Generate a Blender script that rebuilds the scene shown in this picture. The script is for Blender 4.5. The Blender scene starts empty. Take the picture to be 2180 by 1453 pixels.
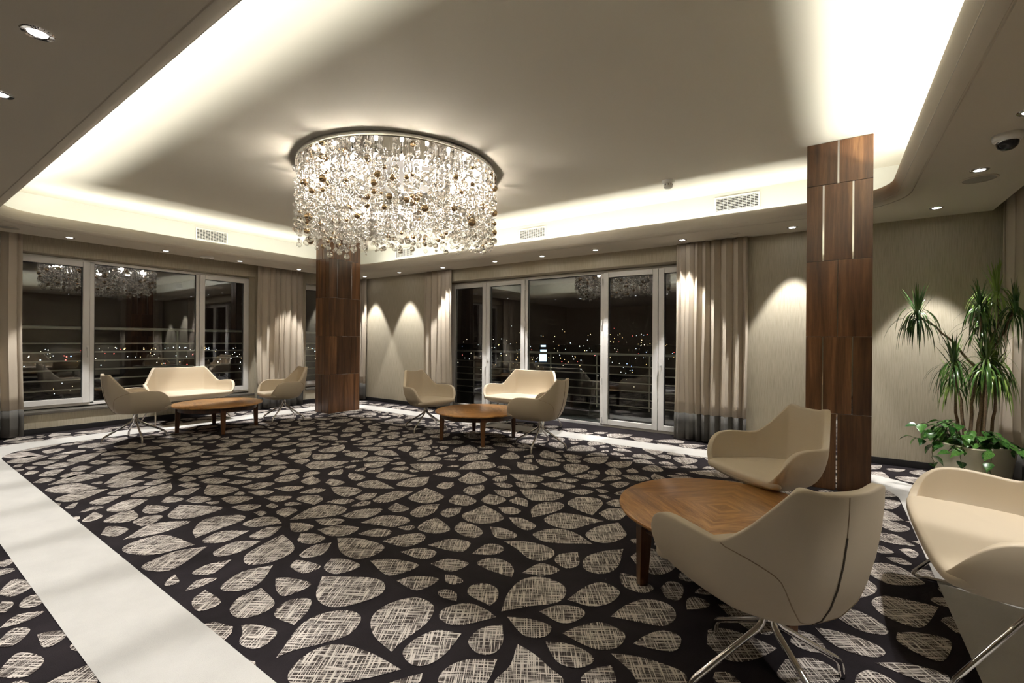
import bpy, bmesh, math, random
import numpy as np
from mathutils import Vector, Matrix
from mathutils.geometry import tessellate_polygon
random.seed(7)
rng = np.random.default_rng(7)
PI = math.pi
scene = bpy.context.scene
COL = scene.collection

# ------------------------------------------------------------------ camera
H = 1.25
YAW = math.radians(34.7)
ROLL = math.radians(0.42)
cam_d = bpy.data.cameras.new('camera')
cam_d.sensor_fit = 'HORIZONTAL'
cam_d.sensor_width = 36.0
cam_d.lens = 36.0 * 976.0 / 2180.0
cam_d.shift_y = -2.0 / 2180.0
cam_d.clip_start = 0.05
cam_d.clip_end = 6000
cam = bpy.data.objects.new('camera', cam_d)
COL.objects.link(cam)
cam.location = (0, 0, H)
cam.rotation_euler = (Matrix.Rotation(YAW, 3, 'Z') @ Matrix.Rotation(PI / 2, 3, 'X') @ Matrix.Rotation(ROLL, 3, 'Z')).to_euler()
scene.camera = cam

# ------------------------------------------------------------------ world, exposure
w = bpy.data.worlds.new('night')
scene.world = w
w.use_nodes = True
w.node_tree.nodes['Background'].inputs[0].default_value = (0.25, 0.16, 0.12, 1)
w.node_tree.nodes['Background'].inputs[1].default_value = 0.01
scene.view_settings.view_transform = 'Standard'
scene.view_settings.look = 'None'
scene.view_settings.exposure = 0.80
scene.view_settings.gamma = 1.0
scene.view_settings.use_curve_mapping = False
scene.cycles.max_bounces = 8
scene.cycles.adaptive_threshold = 0.03
scene.cycles.transparent_max_bounces = 28
scene.cycles.transmission_bounces = 8
scene.cycles.glossy_bounces = 5
scene.cycles.diffuse_bounces = 5
scene.cycles.sample_clamp_indirect = 6.0
scene.cycles.caustics_reflective = False
scene.cycles.caustics_refractive = False

COVE_W = 6.4        # watts per metre of cove strip
SPOT_W = 118.0
CHAND_W = 12.5

def area_strip(name, loc, length, along, watts, col, tilt=0.0):
    l = bpy.data.lights.new(name, 'AREA')
    l.shape = 'RECTANGLE'
    l.size = length
    l.size_y = 0.03
    l.energy = watts
    l.color = col
    o = bpy.data.objects.new(name, l)
    COL.objects.link(o)
    o.location = loc
    rz = 0 if along == 'X' else PI / 2
    o.rotation_euler = (Matrix.Rotation(rz, 3, 'Z') @ Matrix.Rotation(PI + tilt, 3, 'X')).to_euler()
    return o

COVE_C = (1.0, 0.985, 0.88)
# LED strips lying in the ceiling trough, one per side of the recess
area_strip('cove_strip_back', (-3.43, 5.45, 2.56), 7.2, 'X', COVE_W * 7.2 * .44, COVE_C, -0.25)
area_strip('cove_strip_front', (-3.43, 0.72, 2.56), 7.2, 'X', COVE_W * 7.2 * 1.3, COVE_C, -0.5)
area_strip('cove_strip_left', (-7.43, 3.11, 2.56), 4.0, 'Y', COVE_W * 4.0 * .44, COVE_C, -0.25)
area_strip('cove_strip_right', (0.56, 3.11, 2.56), 4.0, 'Y', COVE_W * 4.0 * 1.3, COVE_C, -0.5)

# ------------------------------------------------------------------ helpers
def tag(o, label=None, cat=None, group=None, kind=None):
    if label: o['label'] = label
    if cat: o['category'] = cat
    if group: o['group'] = group
    if kind: o['kind'] = kind
    return o

def empty(name, loc=(0, 0, 0), rz=0, label=None, cat=None, group=None, kind=None):
    o = bpy.data.objects.new(name, None)
    o.empty_display_size = 0.1
    COL.objects.link(o)
    o.location = loc
    o.rotation_euler = (0, 0, rz)
    return tag(o, label, cat, group, kind)

def link(name, me, mat, parent=None, loc=None, rz=None):
    o = bpy.data.objects.new(name, me)
    COL.objects.link(o)
    if mat is not None and len(me.materials) == 0:
        me.materials.append(mat)
    if parent is not None:
        o.parent = parent
    if loc is not None: o.location = loc
    if rz is not None: o.rotation_euler = (0, 0, rz)
    return o

class MB:
    def __init__(s):
        s.v = []; s.f = []
    def quad(s, a, b, c, d):
        n = len(s.v); s.v += [a, b, c, d]; s.f.append((n, n + 1, n + 2, n + 3)); return s
    def box(s, lo, hi):
        x0, y0, z0 = lo; x1, y1, z1 = hi
        n = len(s.v)
        s.v += [(x0, y0, z0), (x1, y0, z0), (x1, y1, z0), (x0, y1, z0), (x0, y0, z1), (x1, y0, z1), (x1, y1, z1), (x0, y1, z1)]
        for q in ((3, 2, 1, 0), (4, 5, 6, 7), (0, 1, 5, 4), (1, 2, 6, 5), (2, 3, 7, 6), (3, 0, 4, 7)):
            s.f.append(tuple(n + i for i in q))
        return s
    def tube(s, pts, r, n=8, cap=True):
        pts = [Vector(p) for p in pts]
        rs = r if isinstance(r, (list, tuple)) else [r] * len(pts)
        base = len(s.v)
        t0 = (pts[1] - pts[0]).normalized()
        u = t0.orthogonal().normalized()
        for i, p in enumerate(pts):
            if i == 0: t = pts[1] - pts[0]
            elif i == len(pts) - 1: t = pts[-1] - pts[-2]
            else: t = (pts[i + 1] - pts[i]).normalized() + (pts[i] - pts[i - 1]).normalized()
            t = t.normalized()
            u = (u - t * u.dot(t)).normalized()
            b = t.cross(u)
            for k in range(n):
                a = 2 * PI * k / n
                s.v.append(tuple(p + (u * math.cos(a) + b * math.sin(a)) * rs[i]))
        for i in range(len(pts) - 1):
            for k in range(n):
                k2 = (k + 1) % n
                s.f.append((base + i * n + k, base + i * n + k2, base + (i + 1) * n + k2, base + (i + 1) * n + k))
        if cap:
            s.f.append(tuple(base + k for k in reversed(range(n))))
            e = base + (len(pts) - 1) * n
            s.f.append(tuple(e + k for k in range(n)))
        return s
    def lathe(s, prof, n=32, c=(0, 0, 0)):
        base = len(s.v); m = len(prof)
        for k in range(n):
            a = 2 * PI * k / n
            for r, z in prof:
                s.v.append((c[0] + r * math.cos(a), c[1] + r * math.sin(a), c[2] + z))
        for k in range(n):
            k2 = (k + 1) % n
            for j in range(m - 1):
                s.f.append((base + k * m + j, base + k2 * m + j, base + k2 * m + j + 1, base + k * m + j + 1))
        return s
    def loops(s, loops, closed=True, cap0=False, cap1=False):
        base = len(s.v); n = len(loops[0])
        for L in loops: s.v += [tuple(p) for p in L]
        for i in range(len(loops) - 1):
            for k in range(n if closed else n - 1):
                k2 = (k + 1) % n
                s.f.append((base + i * n + k, base + i * n + k2, base + (i + 1) * n + k2, base + (i + 1) * n + k))
        if cap0: s.f.append(tuple(base + k for k in reversed(range(n))))
        if cap1:
            e = base + (len(loops) - 1) * n
            s.f.append(tuple(e + k for k in range(n)))
        return s
    def poly(s, outer, holes, z):
        polys = [[Vector((x, y, 0)) for x, y in outer]] + [[Vector((x, y, 0)) for x, y in h] for h in holes]
        tris = tessellate_polygon(polys)
        flat = [p for P in polys for p in P]
        base = len(s.v)
        s.v += [(p.x, p.y, z) for p in flat]
        for t in tris: s.f.append(tuple(base + i for i in t))
        return s
    def mesh(s, name, smooth=False, bevel=0, merge=False, sharp=35, sub=0):
        me = bpy.data.meshes.new(name)
        me.from_pydata(s.v, [], s.f)
        bm = bmesh.new(); bm.from_mesh(me)
        if merge: bmesh.ops.remove_doubles(bm, verts=bm.verts, dist=1e-5)
        bmesh.ops.recalc_face_normals(bm, faces=bm.faces)
        if bevel:
            es = [e for e in bm.edges if len(e.link_faces) == 2 and e.calc_face_angle(0) > 0.6]
            bmesh.ops.bevel(bm, geom=es, offset=bevel, segments=2, affect='EDGES', profile=0.6)
        if smooth:
            for f in bm.faces: f.smooth = True
            for e in bm.edges:
                if len(e.link_faces) == 2 and e.calc_face_angle(0) > math.radians(sharp): e.smooth = False
        bm.to_mesh(me); bm.free()
        return me
    def build(s, name, mat, parent=None, loc=None, rz=None, **k):
        return link(name, s.mesh(name, **k), mat, parent, loc, rz)

def copy_tree(o, parent=None):
    c = o.copy()
    COL.objects.link(c)
    if parent is not None: c.parent = parent
    for ch in list(o.children):
        copy_tree(ch, c)
    return c

# ------------------------------------------------------------------ materials
def new_mat(name):
    m = bpy.data.materials.new(name)
    m.use_nodes = True
    nt = m.node_tree
    b = nt.nodes['Principled BSDF']
    return m, nt, b

def N(nt, t, **kw):
    n = nt.nodes.new(t)
    for k, v in kw.items():
        if k == 'inp':
            for i, val in v.items(): n.inputs[i].default_value = val
        else: setattr(n, k, v)
    return n

def simple(name, col, rough=0.5, metal=0.0, spec=0.5, bump=0, bscale=200, var=0.0):
    m, nt, b = new_mat(name)
    b.inputs['Base Color'].default_value = (*col, 1)
    b.inputs['Roughness'].default_value = rough
    b.inputs['Metallic'].default_value = metal
    b.inputs['Specular IOR Level'].default_value = spec
    if bump or var:
        tc = N(nt, 'ShaderNodeTexCoord')
        no = N(nt, 'ShaderNodeTexNoise', inp={'Scale': bscale, 'Detail': 4.0})
        nt.links.new(tc.outputs['Object'], no.inputs['Vector'])
        if bump:
            bp = N(nt, 'ShaderNodeBump', inp={'Strength': bump, 'Distance': 0.002})
            nt.links.new(no.outputs['Fac'], bp.inputs['Height'])
            nt.links.new(bp.outputs[0], b.inputs['Normal'])
        if var:
            cr = N(nt, 'ShaderNodeValToRGB')
            cr.color_ramp.elements[0].color = (*[c * (1 - var) for c in col], 1)
            cr.color_ramp.elements[1].color = (*[min(1, c * (1 + var)) for c in col], 1)
            cr.color_ramp.elements[0].position = 0.3; cr.color_ramp.elements[1].position = 0.7
            nt.links.new(no.outputs['Fac'], cr.inputs[0])
            nt.links.new(cr.outputs[0], b.inputs['Base Color'])
    return m

def emit(name, col, strength):
    m = bpy.data.materials.new(name); m.use_nodes = True
    nt = m.node_tree; nt.nodes.clear()
    e = N(nt, 'ShaderNodeEmission'); e.inputs[0].default_value = (*col, 1); e.inputs[1].default_value = strength
    o = N(nt, 'ShaderNodeOutputMaterial'); nt.links.new(e.outputs[0], o.inputs[0])
    return m

def wallpaper():
    m, nt, b = new_mat('wallpaper_beige')
    tc = N(nt, 'ShaderNodeTexCoord')
    sx = N(nt, 'ShaderNodeSeparateXYZ'); nt.links.new(tc.outputs['Object'], sx.inputs[0])
    ad = N(nt, 'ShaderNodeMath', operation='ADD'); nt.links.new(sx.outputs[0], ad.inputs[0]); nt.links.new(sx.outputs[1], ad.inputs[1])
    mz = N(nt, 'ShaderNodeMath', operation='MULTIPLY', inp={1: 0.03}); nt.links.new(sx.outputs[2], mz.inputs[0])
    cb = N(nt, 'ShaderNodeCombineXYZ'); nt.links.new(ad.outputs[0], cb.inputs[0]); nt.links.new(mz.outputs[0], cb.inputs[1])
    n1 = N(nt, 'ShaderNodeTexNoise', inp={'Scale': 190.0, 'Detail': 3.0, 'Roughness': 0.6})
    nt.links.new(cb.outputs[0], n1.inputs['Vector'])
    cr = N(nt, 'ShaderNodeValToRGB')
    cr.color_ramp.elements[0].position = 0.30; cr.color_ramp.elements[0].color = (0.37, 0.325, 0.235, 1)
    cr.color_ramp.elements[1].position = 0.58; cr.color_ramp.elements[1].color = (0.48, 0.43, 0.325, 1)
    nt.links.new(n1.outputs['Fac'], cr.inputs[0]); nt.links.new(cr.outputs[0], b.inputs['Base Color'])
    bp = N(nt, 'ShaderNodeBump', inp={'Strength': 0.35, 'Distance': 0.003})
    nt.links.new(n1.outputs['Fac'], bp.inputs['Height']); nt.links.new(bp.outputs[0], b.inputs['Normal'])
    b.inputs['Roughness'].default_value = 0.75
    return m

def wood(name, dark, mid, light, axis=2, rough=0.35, scale=1.0, rnd=0.5):
    m, nt, b = new_mat(name)
    tc = N(nt, 'ShaderNodeTexCoord')
    oi = N(nt, 'ShaderNodeObjectInfo')
    mp = N(nt, 'ShaderNodeMapping')
    sc = [14.0 * scale] * 3; sc[axis] = 0.8 * scale
    mp.inputs['Scale'].default_value = sc
    nt.links.new(tc.outputs['Object'], mp.inputs[0])
    mu = N(nt, 'ShaderNodeVectorMath', operation='SCALE', inp={'Scale': 37.0})
    cx = N(nt, 'ShaderNodeCombineXYZ')
    for i in range(3): nt.links.new(oi.outputs['Random'], cx.inputs[i])
    nt.links.new(cx.outputs[0], mu.inputs[0])
    ad = N(nt, 'ShaderNodeVectorMath', operation='ADD'); nt.links.new(mp.outputs[0], ad.inputs[0]); nt.links.new(mu.outputs[0], ad.inputs[1])
    n1 = N(nt, 'ShaderNodeTexNoise', inp={'Scale': 1.0, 'Detail': 2.0, 'Roughness': 0.5, 'Distortion': 0.6})
    n2 = N(nt, 'ShaderNodeTexNoise', inp={'Scale': 6.0, 'Detail': 6.0, 'Roughness': 0.7})
    nt.links.new(ad.outputs[0], n1.inputs['Vector']); nt.links.new(ad.outputs[0], n2.inputs['Vector'])
    mx = N(nt, 'ShaderNodeMath', operation='MULTIPLY_ADD', inp={1: 0.35}); nt.links.new(n2.outputs['Fac'], mx.inputs[0])
    ml = N(nt, 'ShaderNodeMath', operation='MULTIPLY', inp={1: 0.65}); nt.links.new(n1.outputs['Fac'], ml.inputs[0]); nt.links.new(ml.outputs[0], mx.inputs[2])
    cr = N(nt, 'ShaderNodeValToRGB')
    e = cr.color_ramp.elements
    e[0].position = 0.32; e[0].color = (*dark, 1); e[1].position = 0.68; e[1].color = (*light, 1)
    k = e.new(0.5); k.color = (*mid, 1)
    nt.links.new(mx.outputs[0], cr.inputs[0])
    hs = N(nt, 'ShaderNodeHueSaturation')
    mr = N(nt, 'ShaderNodeMapRange', inp={3: 1 - rnd * 0.55, 4: 1 + rnd * 0.55}); nt.links.new(oi.outputs['Random'], mr.inputs[0])
    nt.links.new(mr.outputs[0], hs.inputs['Value']); nt.links.new(cr.outputs[0], hs.inputs['Color'])
    nt.links.new(hs.outputs[0], b.inputs['Base Color'])
    bp = N(nt, 'ShaderNodeBump', inp={'Strength': 0.08, 'Distance': 0.001}); nt.links.new(n2.outputs['Fac'], bp.inputs['Height']); nt.links.new(bp.outputs[0], b.inputs['Normal'])
    b.inputs['Roughness'].default_value = rough
    return m

def veneer():
    """table top: grain runs along nested diamonds (four-way matched veneer)"""
    m, nt, b = new_mat('matched_veneer')
    tc = N(nt, 'ShaderNodeTexCoord')
    sx = N(nt, 'ShaderNodeSeparateXYZ'); nt.links.new(tc.outputs['Object'], sx.inputs[0])
    ax = N(nt, 'ShaderNodeMath', operation='ABSOLUTE'); nt.links.new(sx.outputs[0], ax.inputs[0])
    ay = N(nt, 'ShaderNodeMath', operation='ABSOLUTE'); nt.links.new(sx.outputs[1], ay.inputs[0])
    s = N(nt, 'ShaderNodeMath', operation='ADD'); nt.links.new(ax.outputs[0], s.inputs[0]); nt.links.new(ay.outputs[0], s.inputs[1])
    d = N(nt, 'ShaderNodeMath', operation='SUBTRACT'); nt.links.new(ax.outputs[0], d.inputs[0]); nt.links.new(ay.outputs[0], d.inputs[1])
    d2 = N(nt, 'ShaderNodeMath', operation='MULTIPLY', inp={1: 0.09}); nt.links.new(d.outputs[0], d2.inputs[0])
    fl = N(nt, 'ShaderNodeMath', operation='MULTIPLY', inp={1: 4.2}); nt.links.new(s.outputs[0], fl.inputs[0])
    fr = N(nt, 'ShaderNodeMath', operation='FLOOR'); nt.links.new(fl.outputs[0], fr.inputs[0])
    cb = N(nt, 'ShaderNodeCombineXYZ'); nt.links.new(s.outputs[0], cb.inputs[0]); nt.links.new(d2.outputs[0], cb.inputs[1]); nt.links.new(fr.outputs[0], cb.inputs[2])
    n1 = N(nt, 'ShaderNodeTexNoise', inp={'Scale': 22.0, 'Detail': 4.0, 'Roughness': 0.6, 'Distortion': 0.7}); nt.links.new(cb.outputs[0], n1.inputs['Vector'])
    n2 = N(nt, 'ShaderNodeTexNoise', inp={'Scale': 130.0, 'Detail': 3.0}); nt.links.new(cb.outputs[0], n2.inputs['Vector'])
    mx = N(nt, 'ShaderNodeMath', operation='MULTIPLY_ADD', inp={1: 0.3}); nt.links.new(n2.outputs['Fac'], mx.inputs[0])
    ml = N(nt, 'ShaderNodeMath', operation='MULTIPLY', inp={1: 0.7}); nt.links.new(n1.outputs['Fac'], ml.inputs[0]); nt.links.new(ml.outputs[0], mx.inputs[2])
    cr = N(nt, 'ShaderNodeValToRGB'); e = cr.color_ramp.elements
    e[0].position = 0.33; e[0].color = (0.14, 0.052, 0.012, 1); e[1].position = 0.68; e[1].color = (0.50, 0.27, 0.09, 1)
    k = e.new(0.5); k.color = (0.31, 0.145, 0.042, 1)
    nt.links.new(mx.outputs[0], cr.inputs[0]); nt.links.new(cr.outputs[0], b.inputs['Base Color'])
    b.inputs['Roughness'].default_value = 0.3
    return m

def carpet(name, col, var):
    m, nt, b = new_mat(name)
    tc = N(nt, 'ShaderNodeTexCoord')
    n1 = N(nt, 'ShaderNodeTexNoise', inp={'Scale': 5.0, 'Detail': 5.0, 'Roughness': 0.6})
    n2 = N(nt, 'ShaderNodeTexNoise', inp={'Scale': 420.0, 'Detail': 2.0})
    for n in (n1, n2): nt.links.new(tc.outputs['Object'], n.inputs['Vector'])
    mx = N(nt, 'ShaderNodeMath', operation='ADD'); nt.links.new(n1.outputs['Fac'], mx.inputs[0]); nt.links.new(n2.outputs['Fac'], mx.inputs[1])
    cr = N(nt, 'ShaderNodeMapRange', inp={1: 0.6, 2: 1.4, 3: 1 - var, 4: 1 + var}); nt.links.new(mx.outputs[0], cr.inputs[0])
    vm = N(nt, 'ShaderNodeVectorMath', operation='SCALE'); vm.inputs[0].default_value = col; nt.links.new(cr.outputs[0], vm.inputs['Scale'])
    nt.links.new(vm.outputs[0], b.inputs['Base Color'])
    bp = N(nt, 'ShaderNodeBump', inp={'Strength': 0.5, 'Distance': 0.004}); nt.links.new(n2.outputs['Fac'], bp.inputs['Height']); nt.links.new(bp.outputs[0], b.inputs['Normal'])
    b.inputs['Roughness'].default_value = 0.95; b.inputs['Specular IOR Level'].default_value = 0.15
    return m

def leaf_weave():
    """light yarn in a loose cross hatch on a dark ground"""
    m, nt, b = new_mat('leaf_weave')
    tc = N(nt, 'ShaderNodeTexCoord')
    rot = N(nt, 'ShaderNodeMapping'); rot.inputs['Rotation'].default_value = (0, 0, math.radians(-33))
    nt.links.new(tc.outputs['Object'], rot.inputs[0])
    outs = []
    for sc, off in (((165, 7.0, 1), 0.0), ((7.0, 165, 1), 3.3)):
        mp = N(nt, 'ShaderNodeMapping'); mp.inputs['Scale'].default_value = sc; mp.inputs['Location'].default_value = (off, off, 0)
        nt.links.new(rot.outputs[0], mp.inputs[0])
        n = N(nt, 'ShaderNodeTexNoise', inp={'Scale': 1.0, 'Detail': 1.5, 'Roughness': 0.7, 'Distortion': 0.1}); nt.links.new(mp.outputs[0], n.inputs['Vector'])
        r = N(nt, 'ShaderNodeMapRange', inp={1: 0.50, 2: 0.60, 3: 0.0, 4: 1.0}); nt.links.new(n.outputs['Fac'], r.inputs[0])
        outs.append(r)
    mx = N(nt, 'ShaderNodeMath', operation='MAXIMUM'); nt.links.new(outs[0].outputs[0], mx.inputs[0]); nt.links.new(outs[1].outputs[0], mx.inputs[1])
    cr = N(nt, 'ShaderNodeValToRGB')
    cr.color_ramp.elements[0].color = (0.045, 0.036, 0.033, 1); cr.color_ramp.elements[1].color = (0.60, 0.545, 0.49, 1)
    nt.links.new(mx.outputs[0], cr.inputs[0]); nt.links.new(cr.outputs[0], b.inputs['Base Color'])
    b.inputs['Roughness'].default_value = 0.95; b.inputs['Specular IOR Level'].default_value = 0.1
    return m

def glass_pane():
    m = bpy.data.materials.new('window_glass'); m.use_nodes = True
    nt = m.node_tree; nt.nodes.clear()
    lw = N(nt, 'ShaderNodeLayerWeight', inp={0: 0.5})
    pw = N(nt, 'ShaderNodeMath', operation='POWER', inp={1: 5.0}); nt.links.new(lw.outputs['Facing'], pw.inputs[0])
    f = N(nt, 'ShaderNodeMath', operation='MULTIPLY_ADD', inp={1: 0.90, 2: 0.10}); nt.links.new(pw.outputs[0], f.inputs[0])   # Schlick, coated double glazing
    t = N(nt, 'ShaderNodeBsdfTransparent'); t.inputs[0].default_value = (0.9, 0.92, 0.9, 1)
    g = N(nt, 'ShaderNodeBsdfGlossy'); g.inputs['Roughness'].default_value = 0.0; g.inputs[0].default_value = (0.95, 0.95, 1, 1)
    mx = N(nt, 'ShaderNodeMixShader'); o = N(nt, 'ShaderNodeOutputMaterial')
    nt.links.new(f.outputs[0], mx.inputs[0]); nt.links.new(t.outputs[0], mx.inputs[1]); nt.links.new(g.outputs[0], mx.inputs[2]); nt.links.new(mx.outputs[0], o.inputs[0])
    return m

def bubble():
    m = bpy.data.materials.new('thin_glass_bubble'); m.use_nodes = True
    nt = m.node_tree; nt.nodes.clear()
    lw = N(nt, 'ShaderNodeLayerWeight', inp={0: 0.45})
    t = N(nt, 'ShaderNodeBsdfTransparent'); t.inputs[0].default_value = (0.97, 0.965, 0.955, 1)
    d = N(nt, 'ShaderNodeBsdfDiffuse'); d.inputs[0].default_value = (0.9, 0.9, 0.88, 1)
    h = N(nt, 'ShaderNodeMixShader'); h.inputs[0].default_value = 0.035
    g = N(nt, 'ShaderNodeBsdfGlossy'); g.inputs['Roughness'].default_value = 0.05
    mr = N(nt, 'ShaderNodeMapRange', inp={1: 0.0, 2: 1.0, 3: 0.05, 4: 0.75})
    mx = N(nt, 'ShaderNodeMixShader'); o = N(nt, 'ShaderNodeOutputMaterial')
    nt.links.new(lw.outputs['Facing'], mr.inputs[0])
    nt.links.new(t.outputs[0], h.inputs[1]); nt.links.new(d.outputs[0], h.inputs[2])
    nt.links.new(mr.outputs[0], mx.inputs[0]); nt.links.new(h.outputs[0], mx.inputs[1]); nt.links.new(g.outputs[0], mx.inputs[2]); nt.links.new(mx.outputs[0], o.inputs[0])
    return m

def crystal():
    m = bpy.data.materials.new('solid_crystal'); m.use_nodes = True
    nt = m.node_tree; nt.nodes.clear()
    g = N(nt, 'ShaderNodeBsdfGlass'); g.inputs['IOR'].default_value = 1.5; g.inputs['Roughness'].default_value = 0.0; g.inputs[0].default_value = (1, 0.985, 0.96, 1)
    o = N(nt, 'ShaderNodeOutputMaterial'); nt.links.new(g.outputs[0], o.inputs[0])
    return m

def leaf_mat(name, c0, c1, rough=0.3):
    m, nt, b = new_mat(name)
    tc = N(nt, 'ShaderNodeTexCoord'); oi = N(nt, 'ShaderNodeObjectInfo')
    n = N(nt, 'ShaderNodeTexNoise', inp={'Scale': 9.0, 'Detail': 2.0}); nt.links.new(tc.outputs['Object'], n.inputs['Vector'])
    ad = N(nt, 'ShaderNodeMath', operation='MULTIPLY_ADD', inp={1: 0.45, 2: -0.22}); nt.links.new(oi.outputs['Random'], ad.inputs[0])
    a2 = N(nt, 'ShaderNodeMath', operation='ADD'); nt.links.new(n.outputs['Fac'], a2.inputs[0]); nt.links.new(ad.outputs[0], a2.inputs[1])
    cr = N(nt, 'ShaderNodeValToRGB'); cr.color_ramp.elements[0].position = 0.3; cr.color_ramp.elements[1].position = 0.8
    cr.color_ramp.elements[0].color = (*c0, 1); cr.color_ramp.elements[1].color = (*c1, 1)
    nt.links.new(a2.outputs[0], cr.inputs[0]); nt.links.new(cr.outputs[0], b.inputs['Base Color'])
    b.inputs['Roughness'].default_value = rough
    return m

M = dict(
    paper=wallpaper(),
    plaster=simple('ceiling_plaster', (0.70, 0.66, 0.575), 0.85, bump=0.1, bscale=300),
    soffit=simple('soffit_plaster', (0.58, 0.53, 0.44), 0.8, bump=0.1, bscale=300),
    fascia=simple('fascia_white', (0.62, 0.615, 0.56), 0.8),
    base=simple('baseboard_black', (0.012, 0.011, 0.012), 0.5),
    ground=carpet('carpet_dark', (0.017, 0.0135, 0.0155), 0.5),
    strip=carpet('carpet_cream', (0.52, 0.505, 0.475), 0.10),
    weave=leaf_weave(),
    column=wood('walnut_panel', (0.038, 0.015, 0.0065), (0.108, 0.048, 0.020), (0.22, 0.108, 0.046), 2, 0.30, 1.0, 0.75),
    tablewood=wood('table_walnut', (0.035, 0.013, 0.005), (0.09, 0.036, 0.013), (0.17, 0.075, 0.028), 2, 0.32, 1.4, 0.2),
    apronwood=wood('apron_walnut', (0.03, 0.011, 0.004), (0.07, 0.027, 0.010), (0.13, 0.055, 0.02), 2, 0.35, 1.4, 0.2),
    veneer=veneer(),
    leather=simple('beige_upholstery', (0.53, 0.445, 0.325), 0.55, bump=0.15, bscale=700),
    thread=simple('seam_thread', (0.30, 0.22, 0.14), 0.7),
    zip=simple('zip_dark', (0.05, 0.035, 0.02), 0.6),
    chrome=simple('chrome', (0.80, 0.78, 0.76), 0.07, 1.0),
    steel=simple('polished_steel', (0.85, 0.84, 0.82), 0.04, 1.0),
    black=simple('black_plastic', (0.015, 0.015, 0.015), 0.35),
    pvc=simple('white_window_frame', (0.72, 0.70, 0.67), 0.35),
    gasket=simple('rubber_gasket', (0.02, 0.02, 0.02), 0.6),
    glass=glass_pane(),
    sill=simple('sill_board', (0.10, 0.09, 0.075), 0.35),
    curtain=simple('curtain_beige', (0.50, 0.435, 0.35), 0.9, bump=0.25, bscale=600, spec=0.15),
    hem=simple('curtain_hem_grey', (0.125, 0.120, 0.112), 0.9, bump=0.25, bscale=600, spec=0.15),
    rail=simple('railing_steel', (0.92, 0.90, 0.82), 0.3, 0.0),
    deck=simple('balcony_tile', (0.10, 0.11, 0.10), 0.5, var=0.2, bscale=8),
    dark=simple('night_ground', (0.006, 0.005, 0.005), 0.9),
    facade=simple('far_facade', (0.02, 0.02, 0.022), 0.8),
    white=simple('white_plastic', (0.78, 0.77, 0.73), 0.4),
    grille=simple('speaker_mesh', (0.30, 0.28, 0.24), 0.6),
    smoke=simple('tinted_dome', (0.02, 0.02, 0.02), 0.08),
    bubble=bubble(), crystal=crystal(),
    amber=simple('mirrored_amber', (0.55, 0.40, 0.24), 0.06, 1.0),
    panel=simple('chandelier_panel', (0.30, 0.29, 0.28), 0.6),
    wire=simple('strand_wire', (0.75, 0.73, 0.70), 0.25, 1.0),
    bulb=emit('halogen_bulb', (1.0, 0.93, 0.83), 55.0),
    lens=emit('downlight_lens', (0.98, 0.97, 1.0), 14.0),
    pot=simple('cream_planter', (0.72, 0.67, 0.50), 0.3, bump=0.0),
    soil=simple('potting_soil', (0.02, 0.014, 0.010), 0.95, bump=0.6, bscale=60),
    blade=leaf_mat('dracaena_blade', (0.035, 0.095, 0.018), (0.30, 0.44, 0.10), 0.3),
    vine=leaf_mat('pothos_leaf', (0.014, 0.07, 0.014), (0.13, 0.32, 0.06), 0.25),
    bark=simple('dracaena_bark', (0.22, 0.15, 0.09), 0.8, bump=0.5, bscale=80, var=0.3),
    vstem=simple('vine_stem', (0.09, 0.11, 0.04), 0.6),
)

# ------------------------------------------------------------------ the setting
XL, XR, YF, YB = -8.40, 1.60, -3.2, 6.09
FLOOR_X = (XL - 0.32, XR + 0.3); FLOOR_Y = (YF - 0.3, YB + 0.32)

def rrect(x0, x1, y0, y1, r, n=10):
    pts = []
    for cx, cy, a0 in ((x1 - r, y1 - r, 0), (x0 + r, y1 - r, 90), (x0 + r, y0 + r, 180), (x1 - r, y0 + r, 270)):
        for k in range(n + 1):
            a = math.radians(a0 + 90 * k / n)
            pts.append((cx + r * math.cos(a), cy + r * math.sin(a)))
    return pts

floor = MB().box((FLOOR_X[0], FLOOR_Y[0], -0.12), (FLOOR_X[1], FLOOR_Y[1], 0.0)).build('floor', M['ground'])
tag(floor, 'dark brown carpet floor of the lounge', kind='structure')

# cream strip woven round the carpet field
so = rrect(-7.80, 0.82, 0.52, 5.60, 0.80)
si = rrect(-7.40, 0.47, 0.885, 5.27, 0.50)
strip = MB().poly(so, [si], 0.005).build('trim_1', M['strip'])
tag(strip, 'cream carpet band running round the patterned field', kind='structure')

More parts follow.
